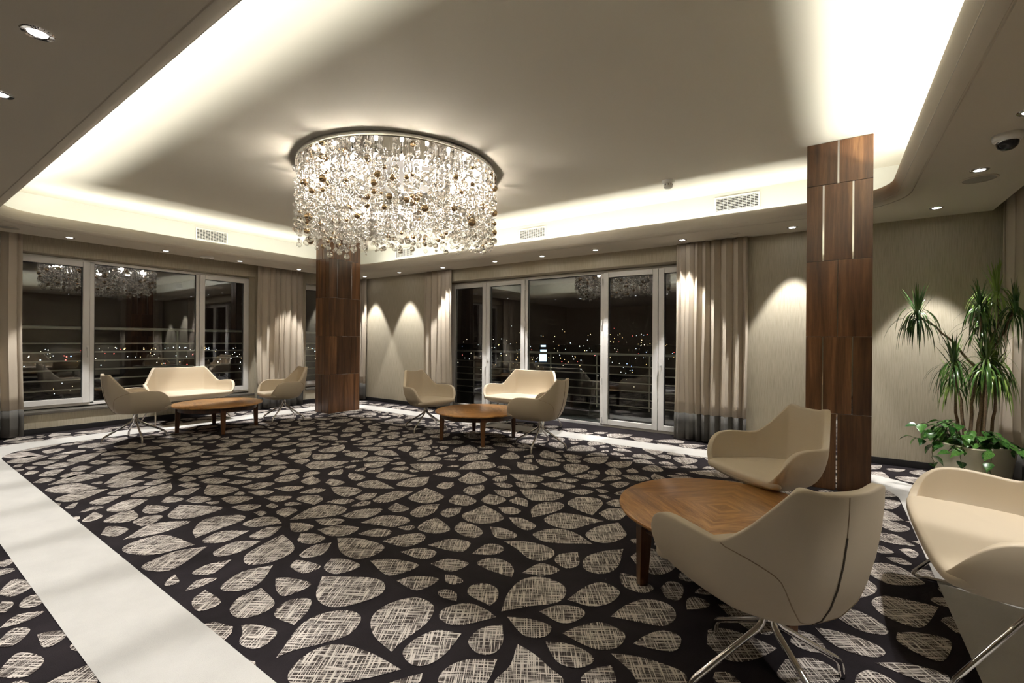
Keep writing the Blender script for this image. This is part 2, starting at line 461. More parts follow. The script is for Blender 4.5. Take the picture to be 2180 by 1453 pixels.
# leaf pattern of the carpet: traced leaves first, then packed fill
LEAVES = """-6804 1172 -7189 1077 -7094 899 -6844 1001;-6748 1202 -6891 1066 -6739 893 -6549 1005;-6516 977 -6531 939 -6432 894 -6396 935;-6260 1035 -6326 1003 -6329 960 -6179 972;-6412 1216 -6504 1121 -6437 1024 -6288 1092;-6158 1309 -6286 1199 -6163 1056 -6034 1151;-6497 1574 -6528 1425 -6329 1249 -6172 1365;-6645 1339 -6689 1257 -6579 1161 -6466 1233;-5994 899 -6125 963 -6035 1006 -5953 951;-5946 1166 -5997 1081 -5861 973 -5744 1050;-5841 1342 -5983 1289 -5881 1190 -5758 1241;-5669 1250 -5767 1178 -5670 1078 -5545 1126;-5610 897 -5722 980 -5600 1035 -5531 954;-5421 956 -5628 1166 -5401 1318 -5337 1136;-4969 1187 -5313 1101 -5262 911 -4994 1001;-4885 1222 -4987 1076 -4900 903 -4721 985;-5585 1256 -5760 1427 -5539 1564 -5413 1391;-5079 1232 -5362 1428 -5216 1581 -5051 1394;-4909 1476 -5050 1385 -4996 1235 -4845 1306;-4689 1450 -4799 1340 -4750 1178 -4607 1257;-4663 1582 -4660 1441 -4501 1257 -4361 1426 -4487 1530;-4794 1631 -4860 1553 -4804 1432 -4702 1487;-5028 1495 -5099 1620 -4916 1686 -4872 1574;-4585 1229 -4660 1142 -4581 1031 -4465 1094;-4331 1325 -4432 1210 -4291 1059 -4165 1151;-4670 991 -4659 953 -4588 901 -4541 936;-4391 932 -4463 1021 -4388 1075 -4374 994;-4327 1003 -4169 1012 -4118 942 -4177 905;-4140 1174 -4155 1089 -4035 982 -3908 1074 -3970 1155;-4180 1267 -4094 1317 -3980 1341 -3937 1232 -4054 1203;-3739 1104 -3876 1096 -3925 1188 -3840 1255 -3739 1171;-3787 909 -3915 978 -3756 1041 -3680 954;-3583 968 -3728 1155 -3575 1326 -3514 1138;-3149 1193 -3455 1143 -3494 995 -3416 917 -3282 940 -3183 1020;-3061 1228 -3141 1086 -3090 919 -2982 925 -2911 1007;-3995 1412 -3808 1273 -3651 1329 -3635 1505 -3708 1567;-3253 1236 -3397 1277 -3539 1415 -3424 1576 -3314 1552 -3281 1394;-3092 1485 -3231 1373 -3160 1235 -3047 1315;-4174 1350 -4270 1434 -4120 1484 -4089 1396;-4054 1468 -4107 1566 -3947 1609 -3926 1505;-4316 1680 -4367 1580 -4294 1474 -4198 1544;-4351 1742 -4129 1628 -3985 1675 -4010 1839 -4203 1811;-4535 1589 -4554 1674 -4407 1702 -4394 1615;-4710 1642 -4770 1734 -4619 1759 -4600 1673;-4515 1734 -4532 1856 -4357 1920 -4324 1789;-4865 1723 -4985 1969 -4768 2103 -4728 1868;-5027 1719 -5118 1822 -5025 1865 -4920 1751;-5697 1631 -5687 1738 -5502 1801 -5480 1684;-5452 1602 -5437 1690 -5314 1754 -5274 1648;-5197 1642 -5212 1688 -5128 1702 -5091 1649;-5263 1766 -5299 1817 -5205 1823 -5171 1773;-5862 1456 -5950 1556 -5789 1607 -5743 1502;-6044 1350 -6117 1433 -5964 1479 -5912 1393;-5941 1619 -6140 1742 -5835 1843 -5783 1689;-5416 1837 -5445 1937 -5299 1989 -5274 1877;-5198 1970 -5247 2072 -5090 2121 -5036 1999;-4963 2063 -5001 2186 -4859 2246 -4854 2132;-3893 1649 -3886 1726 -3713 1812 -3696 1650;-3736 533 -3785 507 -3759 451 -3675 488;-3312 410 -3447 486 -3294 533 -3222 455;-3164 526 -3052 527 -3021 486 -3077 451 -3156 484;-3112 382 -3202 415 -3138 443 -3065 404;-2914 368 -2991 430 -2934 508 -2893 437;-2758 333 -2864 398 -2799 444 -2710 384;-2728 452 -2708 495 -2641 533 -2585 490 -2596 448;-2513 304 -2629 382 -2499 434 -2421 376;-2313 403 -2325 473 -2300 543 -2214 529 -2171 497;-2835 983 -2802 939 -2746 910 -2728 964;-2610 948 -2675 1023 -2615 1094 -2592 1007;-2541 1010 -2485 931 -2364 914 -2363 1006;-2770 1233 -2814 1127 -2774 1039 -2685 1103;-2516 1334 -2579 1206 -2519 1076 -2448 1062 -2380 1128 -2397 1213;-2426 1377 -2462 1446 -2294 1479 -2298 1380;-2325 1564 -2258 1476 -2146 1481 -2120 1607 -2240 1612;-2126 1676 -2046 1759 -1864 1801 -1910 1630;-1839 1617 -1795 1706 -1670 1756 -1683 1613;-2371 1271 -2301 1319 -2162 1343 -2164 1209 -2259 1214;-2334 1179 -2332 1072 -2260 999 -2163 995 -2116 1062 -2149 1149;-1915 1108 -2055 1096 -2117 1193 -2041 1263 -1956 1195;-2187 1420 -2056 1302 -1939 1273 -1857 1321 -1800 1473 -1859 1559 -1973 1559;-1772 954 -1889 1122 -1887 1234 -1809 1315 -1717 1308 -1665 1211 -1701 1113 -1762 1012;-1326 1194 -1499 1187 -1643 1146 -1695 1064 -1671 960 -1606 915 -1522 956 -1409 1070;-1432 1238 -1578 1265 -1688 1347 -1703 1467 -1636 1568 -1521 1565 -1454 1458 -1446 1302;-1280 1486 -1379 1444 -1413 1357 -1398 1266 -1320 1235 -1264 1268 -1249 1357;-2101 976 -2050 1016 -1933 1043 -1884 976 -1903 928 -1981 914 -2040 954;-1246 1227 -1279 1178 -1310 1112 -1268 1118 -1223 1186;-1062 1449 -1156 1380 -1191 1303 -1167 1229 -1057 1204 -1020 1320;-1822 1849 -1786 1947 -1653 1978 -1672 1850;-1370 1993 -1538 1983 -1623 2015 -1585 2105 -1482 2116 -1405 2062;-1353 2063 -1326 2211 -1203 2207 -1242 2106;-1236 1714 -1298 1854 -1314 1999 -1250 2086 -1131 2089 -1068 2031 -1061 1928 -1153 1823;-1676 1811 -1624 1833 -1553 1814 -1569 1763 -1623 1758;-1306 1720 -1449 1735 -1492 1804 -1445 1864 -1365 1857 -1311 1785;-1459 1656 -1547 1641 -1590 1671 -1565 1708 -1504 1707;-1230 1666 -1306 1686 -1406 1676 -1465 1584 -1440 1517 -1358 1505 -1295 1560;-1033 1977 -1013 2133 -961 2223 -855 2194 -851 2077 -916 1991;-1093 1816 -1056 1897 -966 1950 -913 1923 -923 1844 -977 1796;-1189 1696 -1101 1742 -997 1752 -978 1682 -1027 1634 -1088 1640;-931 1738 -893 1826 -822 1906 -712 1888 -703 1790 -765 1729 -843 1725;-810 1970 -783 2103 -720 2205 -618 2220 -565 2139 -591 2040 -680 2007;-1174 1636 -1235 1564 -1223 1464 -1140 1431 -1093 1472 -1106 1547;-964 1648 -877 1692 -786 1690 -749 1653 -784 1587 -864 1572;-1049 1570 -969 1560 -873 1528 -789 1489 -851 1350 -993 1338 -1002 1451;-683 1677 -738 1609 -747 1540 -693 1511 -633 1593;-713 1738 -625 1780 -521 1800 -434 1788 -426 1681 -527 1622 -614 1689;-660 1846 -632 1937 -582 2009 -510 2004 -503 1907 -572 1866;-1012 2654 -1103 2548 -1150 2419 -1098 2297 -996 2303 -957 2428;-1217 2457 -1291 2369 -1273 2282 -1181 2245 -1144 2326;-917 2374 -838 2380 -726 2325 -756 2246 -850 2249 -902 2320;-944 2583 -902 2755 -758 2717 -695 2600 -746 2467 -842 2480;-698 2345 -679 2438 -610 2433 -587 2300 -643 2272;-4440 1989 -4405 2136 -4235 2239 -4190 2095;-4283 1861 -4273 1966 -4156 2014 -4152 1903;-4051 2353 -4080 2252 -4026 2138 -3898 2152 -3908 2300;-3873 2403 -3808 2260 -3655 2254 -3684 2370;-3598 2359 -3656 2453 -3474 2468 -3462 2353;-3671 2652 -3621 2688 -3454 2670 -3435 2551 -3578 2579;-3099 2980 -3418 2907 -3395 2732 -3179 2774;-2991 2611 -3307 2662 -3343 2491 -3163 2493;-2994 3013 -3095 2893 -3058 2681 -2874 2746 -2878 2866;-4063 1882 -4054 2027 -3934 2097 -3899 1925;-3803 2021 -3757 2128 -3641 2189 -3624 2053;-3885 1848 -3838 1936 -3726 1980 -3713 1866;-3531 2074 -3541 2212 -3433 2256 -3413 2150;-3447 2313 -3346 2403 -3170 2415 -3137 2253 -3292 2248;-3015 2448 -3086 2382 -3067 2274 -2970 2273 -2953 2358;-2812 2653 -2943 2548 -2918 2325 -2789 2334 -2780 2512;-2791 2773 -2599 2735 -2504 2682 -2519 2515 -2711 2503 -2767 2644;-3645 1855 -3603 1939 -3485 1996 -3470 1868;-3181 1996 -3393 1981 -3436 2066 -3344 2134 -3232 2098;-3162 2070 -3148 2186 -3034 2240 -3018 2141;-3640 1611 -3604 1704 -3489 1760 -3463 1638;-3453 1773 -3469 1828 -3379 1826 -3367 1775;-3389 1654 -3385 1701 -3313 1709 -3290 1654;-3125 1738 -3272 1751 -3292 1850 -3184 1864 -3142 1796;-3057 1730 -3147 1942 -3103 2066 -2922 2091 -2873 1955;-2835 1982 -2825 2136 -2710 2244 -2647 2106 -2721 2006;-2719 2385 -2676 2269 -2566 2261 -2548 2362;-2435 2563 -2519 2461 -2475 2302 -2362 2288 -2348 2418;-3045 1672 -3180 1698 -3267 1635 -3241 1510 -3118 1541;-2990 1642 -3050 1574 -3009 1446 -2931 1449 -2901 1523;-2914 1833 -2861 1906 -2748 1952 -2723 1861 -2804 1814;-3000 1705 -2935 1752 -2822 1769 -2798 1684 -2870 1642;-2750 1749 -2705 1864 -2559 1927 -2522 1814 -2599 1740;-2617 1987 -2607 2146 -2482 2225 -2369 2203 -2378 2078 -2488 2031;-2267 2356 -2104 2296 -2041 2238 -2092 2146 -2230 2143 -2279 2257;-2880 1455 -2993 1356 -2957 1220 -2863 1208 -2830 1311;-2862 1579 -2828 1448 -2757 1300 -2630 1257 -2559 1351 -2578 1476 -2674 1540;-2788 1658 -2702 1704 -2596 1705 -2582 1615 -2692 1581;-2505 1688 -2557 1607 -2517 1488 -2445 1492 -2415 1577;-2482 1862 -2457 1980 -2348 2018 -2307 1949 -2366 1892;-2535 1748 -2414 1826 -2204 1843 -2159 1720 -2217 1643 -2360 1648;-2271 1883 -2245 2013 -2149 2102 -2072 2044 -2095 1913;-2069 1849 -2019 1950 -1903 1975 -1870 1904 -1919 1854;-2797 3361 -2616 3321 -2508 3244 -2538 3078 -2713 3095 -2767 3250;-2707 3026 -2777 2957 -2738 2845 -2640 2849 -2643 2949;-2453 3122 -2523 3019 -2486 2896 -2362 2866 -2364 3017;-2444 3466 -2499 3386 -2477 3286 -2392 3273 -2375 3360;-2717 3432 -2629 3496 -2524 3469 -2572 3373;-2457 3526 -2303 3609 -2132 3595 -2114 3465 -2261 3406;-2209 3658 -2166 3835 -2042 3841 -2065 3675;-2410 3206 -2345 3271 -2227 3251 -2263 3157;-2269 3345 -2176 3394 -2054 3377 -2082 3264 -2187 3263;-2073 3451 -1952 3568 -1794 3566 -1809 3453 -1929 3399;-2014 3623 -1956 3731 -1840 3732 -1877 3619;-1933 3799 -1872 3944 -1751 3931 -1776 3808;-1673 3834 -1662 4009 -1551 4018 -1581 3909;-1767 3621 -1710 3752 -1599 3743 -1642 3625;-1572 3780 -1530 3901 -1439 3913 -1465 3737;-2290 3054 -2218 3123 -2094 3117 -2099 3000 -2184 2990;-2127 3205 -1977 3308 -1766 3308 -1772 3140 -1903 3045 -2021 3107;-1784 3396 -1718 3502 -1604 3520 -1644 3390;-1621 3589 -1563 3615 -1501 3589 -1542 3526;-1542 3455 -1491 3492 -1421 3452 -1471 3425;-2482 2789 -2392 2824 -2249 2780 -2245 2651 -2406 2638;-2267 2960 -2135 2965 -2067 2912 -2094 2787 -2227 2810;-1860 2903 -1964 2903 -2044 2929 -2035 3037 -1927 3014;-1719 2752 -1810 2882 -1815 3039 -1710 3128 -1634 3061 -1650 2909;-1390 3036 -1542 3076 -1653 3156 -1646 3319 -1515 3384 -1423 3294;-1413 3329 -1389 3437 -1306 3463 -1263 3329 -1348 3295;-2249 2603 -2319 2527 -2299 2429 -2204 2402 -2190 2507;-2148 2743 -1954 2677 -1866 2599 -1912 2477 -2038 2430 -2153 2498 -2145 2627;-2031 2769 -1952 2831 -1849 2803 -1859 2710 -1936 2703;-1855 2653 -1768 2693 -1622 2643 -1629 2545 -1732 2564;-1282 2987 -1479 2984 -1614 2923 -1634 2766 -1508 2704 -1396 2742 -1342 2866;-1370 3099 -1346 3230 -1234 3273 -1193 3107 -1260 3025;-2079 2401 -1964 2407 -1851 2355 -1830 2264 -1908 2236 -2035 2283;-1864 2448 -1765 2477 -1643 2446 -1646 2368 -1739 2339;-1194 2611 -1374 2698 -1508 2662 -1568 2519 -1462 2464 -1364 2498;-1189 3020 -1274 2883 -1291 2718 -1204 2648 -1106 2692 -1066 2841 -1122 2940;-2003 2005 -1956 2142 -1821 2188 -1772 2077 -1832 2034;-1712 2072 -1724 2214 -1666 2263 -1592 2231 -1600 2144;-1658 2323 -1542 2397 -1404 2416 -1318 2362 -1324 2256 -1406 2221 -1542 2284;-1577 4099 -1460 4184 -1335 4157 -1385 4025 -1482 4030;439 4234 373 4405 274 4317 324 4166;239 4105 354 4173 456 4077 377 3954 298 4004;443 3747 358 3889 237 3828 277 3721 367 3715;193 3579 270 3623 324 3552 249 3498;353 3626 407 3676 443 3616 403 3526;279 3447 345 3485 391 3420 324 3391;147 3208 238 3339 331 3340 402 3232 405 3169 274 3076 200 3122;98 2728 77 2814 130 3072 204 3010 187 2907 119 2800;433 2942 337 2942 229 2915 174 2811 213 2708 307 2672 363 2729;22 2584 84 2680 162 2659 216 2590 200 2528 126 2504 61 2538;-44 2417 54 2442 158 2430 193 2385 160 2328 82 2306 7 2333;248 2580 324 2633 420 2647 412 2550 365 2445 287 2461 242 2510;153 2286 251 2351 350 2368 376 2344 353 2263 261 2263;89 2158 129 2220 191 2213 217 2168 94 2081;-103 2353 -40 2342 -4 2265 -51 2217 -126 2239;-136 2104 -50 2175 28 2149 31 2076 -85 1970 -154 1986;300 4670 418 4736 465 4678 394 4470 293 4482;335 5000 431 5091 475 4914 373 4800;222 4006 273 3959 234 3891 184 3881"""
def leaf_poly(pts):
    tip = pts[0]; P = pts[1:]
    out = [tip]
    seq = [tip] + P + [tip]
    n = len(seq)
    for i in range(n - 1):
        p1 = np.array(seq[i]); p2 = np.array(seq[i + 1])
        p0 = np.array(seq[i - 1]) if i > 0 else p1 - (np.array(seq[2]) - p1) * 0.15
        p3 = np.array(seq[i + 2]) if i + 2 < n else p2 - (np.array(seq[-3]) - p2) * 0.15
        m = 5
        for k in range(1, m + 1):
            t = k / m
            q = 0.5 * ((2 * p1) + (-p0 + p2) * t + (2 * p0 - 5 * p1 + 4 * p2 - p3) * t * t + (-p0 + 3 * p1 - 3 * p2 + p3) * t ** 3)
            out.append((float(q[0]), float(q[1])))
    return out[:-1]

GX0, GY0, GR = FLOOR_X[0], FLOOR_Y[0], 0.014
GW = int((FLOOR_X[1] - GX0) / GR) + 2; GH = int((FLOOR_Y[1] - GY0) / GR) + 2
occ = np.zeros((GH, GW), bool)
def raster(poly, grow=0.0):
    P = np.array(poly); c = P.mean(0)
    if grow:
        d = P - c; L = np.hypot(d[:, 0], d[:, 1])[:, None] + 1e-6
        P = c + d * (1 + grow / L)
    lo = P.min(0); hi = P.max(0)
    i0 = max(0, int((lo[0] - GX0) / GR)); i1 = min(GW, int((hi[0] - GX0) / GR) + 2)
    j0 = max(0, int((lo[1] - GY0) / GR)); j1 = min(GH, int((hi[1] - GY0) / GR) + 2)
    if i1 <= i0 or j1 <= j0: return None
    xs = GX0 + (np.arange(i0, i1) + 0.5) * GR; ys = GY0 + (np.arange(j0, j1) + 0.5) * GR
    X, Y = np.meshgrid(xs, ys)
    ins = np.zeros(X.shape, bool)
    a = P; b = np.roll(P, -1, 0)
    for (x1, y1), (x2, y2) in zip(a, b):
        if y1 == y2: continue
        cond = ((y1 > Y) != (y2 > Y)) & (X < (x2 - x1) * (Y - y1) / (y2 - y1) + x1)
        ins ^= cond
    return j0, j1, i0, i1, ins

leaf_list = []
for l in LEAVES.split(';'):
    v = [int(t) / 1000 for t in l.split()]
    poly = leaf_poly([(v[i], v[i + 1]) for i in range(0, len(v), 2)])
    leaf_list.append(poly)
    r = raster(poly, 0.012)
    if r: occ[r[0]:r[1], r[2]:r[3]] |= r[4]

ss = np.linspace(0, 1, 9)
hw = (ss ** 0.85) * np.sqrt(np.maximum(0, 1 - ss ** 2.4)); hw /= hw.max()
def teardrop(x, y, ang, L, W, bend):
    c, s = math.cos(ang), math.sin(ang)
    pts = []
    for k, t in enumerate(ss): pts.append(((t - 0.5) * L, hw[k] * W / 2 + bend * (t - 0.5) ** 2 * L))
    for k, t in list(enumerate(ss))[-2:0:-1]: pts.append(((t - 0.5) * L, -hw[k] * W / 2 + bend * (t - 0.5) ** 2 * L))
    return [(x + c * u - s * v, y + s * u + c * v) for u, v in pts]

cents = []
for i in range(-1, 8):
    for j in range(-1, 8):
        cents.append((FLOOR_X[0] + (i + (0.5 if j % 2 else 0)) * 1.5 + random.uniform(-.2, .2), FLOOR_Y[0] + j * 1.35 + random.uniform(-.2, .2)))
cents = np.array(cents)
def near_wall(x, y):
    return (y > 5.90 or x < -8.22 or x > 1.4)
for size, tries in ((0.36, 2200), (0.29, 4500), (0.23, 7000), (0.17, 10000), (0.12, 8000)):
    for _ in range(tries):
        x = random.uniform(XL, XR); y = random.uniform(YF, YB)
        ii = int((x - GX0) / GR); jj = int((y - GY0) / GR)
        if occ[jj, ii] or near_wall(x, y): continue
        d = cents - (x, y); k = int(np.argmin((d ** 2).sum(1)))
        base = math.atan2(-d[k][1], -d[k][0]) + 0.5
        ang = base + random.gauss(0, 0.45)
        L = size * random.uniform(0.85, 1.15)
        poly = teardrop(x, y, ang, L, L * random.uniform(0.55, 0.78), random.uniform(-.25, .25))
        r = raster(poly, 0.013)
        if r is None: continue
        j0, j1, i0, i1, ins = r
        if (occ[j0:j1, i0:i1] & ins).any(): continue
        occ[j0:j1, i0:i1] |= ins
        leaf_list.append(poly)
lv, lf = [], []
for poly in leaf_list:
    P = [p for p in poly if FLOOR_X[0] < p[0] < FLOOR_X[1] and FLOOR_Y[0] < p[1] < FLOOR_Y[1]]
    if len(P) < 5: continue
    n = len(lv)
    lv += [(p[0], p[1], 0.0025) for p in P]
    lf.append(tuple(range(n, n + len(P))))
pm = MB(); pm.v = lv; pm.f = lf
me = bpy.data.meshes.new('leaf_pattern'); me.from_pydata(lv, [], lf)
pat = link('leaf_pattern', me, M['weave'], floor)
tag(pat, 'pale hatched leaf shapes woven into the carpet', kind='stuff')

# --- walls
def wall(name, boxes, label):
    m = MB()
    for lo, hi in boxes: m.box(lo, hi)
    o = m.build(name, M['paper'])
    tag(o, label, kind='structure'); return o
T = 0.32
W3X0, W3X1, W3H = -5.72, -1.10, 2.295      # big back window
wall('wall_back', [((XL - T, YB, 0), (W3X0, YB + T, 3.05)), ((W3X1, YB, 0), (XR + T, YB + T, 3.05)), ((W3X0, YB, W3H), (W3X1, YB + T, 3.05))],
     'beige striped wallpaper wall behind the plant')
W1Y0, W1Y1, W2Y0, W2Y1, WZ0, WZ1 = 1.05, 4.09, 5.06, 5.98, 0.27, 2.345
wall('wall_left', [((XL - T, YF, 0), (XL, W1Y0, 3.05)), ((XL - T, W1Y1, 0), (XL, W2Y0, 3.05)), ((XL - T, W2Y1, 0), (XL, YB, 3.05)),
                   ((XL - T, W1Y0, 0), (XL, W1Y1, WZ0)), ((XL - T, W1Y0, WZ1), (XL, W1Y1, 3.05)),
                   ((XL - T, W2Y0, 0), (XL, W2Y1, WZ0)), ((XL - T, W2Y0, WZ1), (XL, W2Y1, 3.05))],
     'beige striped wallpaper wall holding the raised windows')
wall('wall_right', [((XR, YF, 0), (XR + T, YB, 3.05))], 'beige wallpaper wall beside the planter')
wall('wall_front', [((XL - T, YF - T, 0), (XR + T, YF, 3.05))], 'beige wallpaper wall at the near end')

def baseboard(name, boxes, label):
    m = MB()
    for lo, hi in boxes: m.box(lo, hi)
    tag(m.build(name, M['base'], bevel=0.002), label, kind='structure')
B = 0.07
baseboard('baseboard_back', [((XL, YB - .014, .001), (W3X0, YB, B)), ((W3X1, YB - .014, .001), (XR, YB, B))], 'black baseboard along the wall behind the plant')
baseboard('baseboard_left', [((XL, YF, .001), (XL + .014, YB - .014, B))], 'black baseboard under the raised windows')
baseboard('baseboard_right', [((XR - .014, YF, .001), (XR, YB - .014, B))], 'black baseboard beside the planter')
baseboard('baseboard_front', [((XL + .014, YF, .001), (XR - .014, YF + .014, B))], 'black baseboard at the near end')

# --- ceiling: upper slab, fascia, trough, rolled lip, soffit
ZC, ZS = 2.97, 2.50
GRV = (-7.44, 0.555, 0.75, 5.49, 0.52)
FAS = (-7.90, 0.84, 0.47, 5.74, 0.35)
def loop_off(o, z):
    x0, x1, y0, y1, r = GRV
    return [(x, y, z) for x, y in rrect(x0 + o, x1 - o, y0 + o, y1 - o, r - o)]
ceil = MB().box((XL - T, YF - T, ZC), (XR + T, YB + T, 3.08)).build('ceiling', M['plaster'])
tag(ceil, 'pale plaster ceiling raised inside a lit cove', kind='structure')
fl = rrect(*FAS[:4], FAS[4])
fas = MB().loops([[(x, y, 2.52) for x, y in fl], [(x, y, ZC) for x, y in fl]]).build('cove_fascia', M['fascia'], ceil, smooth=True)
prof = [(0.0, 2.500), (0.004, 2.506), (0.010, 2.506), (0.014, 2.501), (0.050, 2.506), (0.080, 2.522), (0.103, 2.550), (0.116, 2.585), (0.120, 2.622), (0.114, 2.630), (0.104, 2.622), (0.095, 2.56), (0.085, 2.525)]
lip = MB().loops([loop_off(o, z) for o, z in prof]).build('cove_lip', M['soffit'], ceil, smooth=True, sharp=50)
tro = MB()
a = loop_off(0.085, 2.525)
tro.loops([a, [(x, y, 2.525) for x, y in fl]])
tro.build('cove_trough', M['fascia'], ceil)
PKL, PKR = -8.06, 1.25
outer = [(PKL, YF), (PKR, YF), (PKR, YB), (PKL, YB)]
hole = [(x, y) for x, y, z in loop_off(0, 0)]
sof = MB().poly(outer, [hole], ZS)
sof.quad((PKL, YF, ZS), (PKL, YB, ZS), (PKL, YB, 2.80), (PKL, YF, 2.80))
sof.quad((PKR, YF, ZS), (PKR, YB, ZS), (PKR, YB, 2.80), (PKR, YF, 2.80))
sof.build('soffit', M['soffit'], ceil)
MB().box((XL, YF, 2.80), (PKL, YB, 2.82)).box((PKR, YF, 2.80), (XR, YB, 2.82)).build('curtain_pocket', M['soffit'], ceil)

# --- windows
def frame_bars(m, ax, a0, a1, z0, z1, w, d0, d1):
    """rectangular frame in the plane of axis ax ('X': runs along X, depth in Y)"""
    def bx(p0, p1, q0, q1):
        if ax == 'X': m.box((p0, d0, q0), (p1, d1, q1))
        else: m.box((d0, p0, q0), (d1, p1, q1))
    bx(a0, a0 + w, z0, z1); bx(a1 - w, a1, z0, z1); bx(a0 + w, a1 - w, z0, z0 + w); bx(a0 + w, a1 - w, z1 - w, z1)
    return m

def handle(parent, ax, a, z, d, sgn):
    m = MB()
    if ax == 'X':
        m.box((a - .014, d - .012, z - .035), (a + .014, d, z + .035))
        m.box((a - .009, d - .045, z - .009), (a + .009, d - .01, z + .009))
        m.box((a - .010, d - .052, z - .125), (a + .010, d - .036, z + .010))
    else:
        m.box((d, a - .014, z - .035), (d + .012, a + .014, z + .035))
        m.box((d + .01, a - .009, z - .009), (d + .045, a + .009, z + .009))
        m.box((d + .036, a - .010, z - .125), (d + .052, a + .010, z + .010))
    return m.build('handle', M['pvc'], parent, bevel=0.003)

def window(name, ax, d, sg, a0, a1, z0, z1, units, label, sillz=None):
    """d: inner face of the frame, sg: outward sign; units: (from, to, 'sash'|'fixed', handle position or None)"""
    root = empty(name); tag(root, label, kind='structure')
    D = lambda t: tuple(sorted((d, d + sg * t)))
    o0, o1 = D(0.07)
    frame_bars(MB(), ax, a0, a1, z0, z1, 0.045, o0, o1).build('frame', M['pvc'], root, bevel=0.004)
    for u0, u1, kind, hp in units:
        i0, i1 = u0, u1
        if kind == 'sash':
            s0, s1 = sorted((d - sg * 0.018, d + sg * 0.05))
            m = frame_bars(MB(), ax, u0 + .004, u1 - .004, z0 + 0.035, z1 - 0.03, 0.075, s0, s1)
            sash = m.build('sash', M['pvc'], root, bevel=0.006)
            g = 0.075; pz0, pz1 = z0 + 0.035 + g, z1 - 0.03 - g; pa0, pa1 = u0 + .004 + g, u1 - .004 - g
            if hp is not None: handle(sash, ax, hp, 0.5 * (z0 + z1) - 0.22, (d - sg * 0.018), sg)
        else:
            sash = root
            g = 0.048; pz0, pz1 = z0 + g, z1 - g; pa0, pa1 = u0 + g, u1 - g
            m = MB()
            q0, q1 = D(0.06)
            if ax == 'X': m.box((u0 + .0, q0, z0 + .02), (u0 + g, q1, z1 - .02)); m.box((u1 - g, q0, z0 + .02), (u1, q1, z1 - .02))
            else: m.box((q0, u0, z0 + .02), (q1, u0 + g, z1 - .02)); m.box((q0, u1 - g, z0 + .02), (q1, u1, z1 - .02))
            m.build('mullion', M['pvc'], root, bevel=0.004)
        gk0, gk1 = sorted((d + sg * 0.012, d + sg * 0.022))
        if kind == 'sash': frame_bars(MB(), ax, pa0 - .002, pa1 + .002, pz0 - .002, pz1 + .002, 0.010, gk0, gk1).build('gasket', M['gasket'], sash)
        else: frame_bars(MB(), ax, pa0 - .002, pa1 + .002, pz0 - .002, pz1 + .002, 0.010, gk0, gk1).build('gasket', M['gasket'], root)
        p0, p1 = sorted((d + sg * 0.022, d + sg * 0.028))
        pm = MB()
        if ax == 'X': pm.box((pa0, p0, pz0), (pa1, p1, pz1))
        else: pm.box((p0, pa0, pz0), (p1, pa1, pz1))
        pm.build('pane', M['glass'], sash if kind == 'sash' else root)
    return root

w1 = window('window_1', 'Y', -8.60, -1, W1Y0, W1Y1, 0.30, WZ1 - .005, [(1.07, 1.93, 'sash', 1.90), (1.93, 3.30, 'fixed', None), (3.30, 4.075, 'sash', 3.335)],
            'white framed raised window of three panes behind the curtains')
w2 = window('window_2', 'Y', -8.60, -1, W2Y0, W2Y1, 0.30, WZ1 - .005, [(5.08, 5.96, 'sash', None)], 'white framed single window half hidden behind the wooden column')
w3 = window('window_3', 'X', 6.30, 1, W3X0, W3X1, 0.0, W3H - .01, [(-5.70, -4.905, 'sash', None), (-4.905, -4.10, 'sash', -4.865), (-4.10, -2.73, 'fixed', None), (-2.73, -1.925, 'sash', None), (-1.925, -1.12, 'sash', -1.885)],
            'white framed wall of balcony doors and one fixed pane')
for z in (2.12, 1.52, 0.66, 0.10):
    MB().lathe([(0, -.045), (.009, -.045), (.009, .045), (0, .045)], 10, (-2.745, 6.272, z)).build('hinge', M['pvc'], w3, smooth=True, sharp=40)
    MB().lathe([(0, -.045), (.009, -.045), (.009, .045), (0, .045)], 10, (-4.085, 6.272, z)).build('hinge', M['pvc'], w3, smooth=True, sharp=40)
for nm, y0, y1 in (('trim_2', W1Y0, W1Y1), ('trim_3', W2Y0, W2Y1)):
    s = MB().box((-8.60, y0 - .0, WZ0 - .02), (-8.375, y1 + .0, WZ0 + .012)).build(nm, M['sill'], bevel=0.003)
    tag(s, 'dark window sill board under ' + ('the three pane window' if nm == 'trim_2' else 'the window behind the column'), kind='structure')

# --- outside: balconies, railings, night city
MB().box((-10.0, -4.0, 0.02), (-8.73, 9.2, 0.22)).build('balcony_slab', M['deck'])
tag(bpy.data.objects['balcony_slab'], 'dark tiled balcony floor outside the raised windows', kind='structure')
MB().box((-8.72, 6.42, -0.25), (2.2, 8.6, -0.04)).build('terrace_slab', M['deck'])
tag(bpy.data.objects['terrace_slab'], 'dark tiled terrace floor outside the balcony doors', kind='structure')

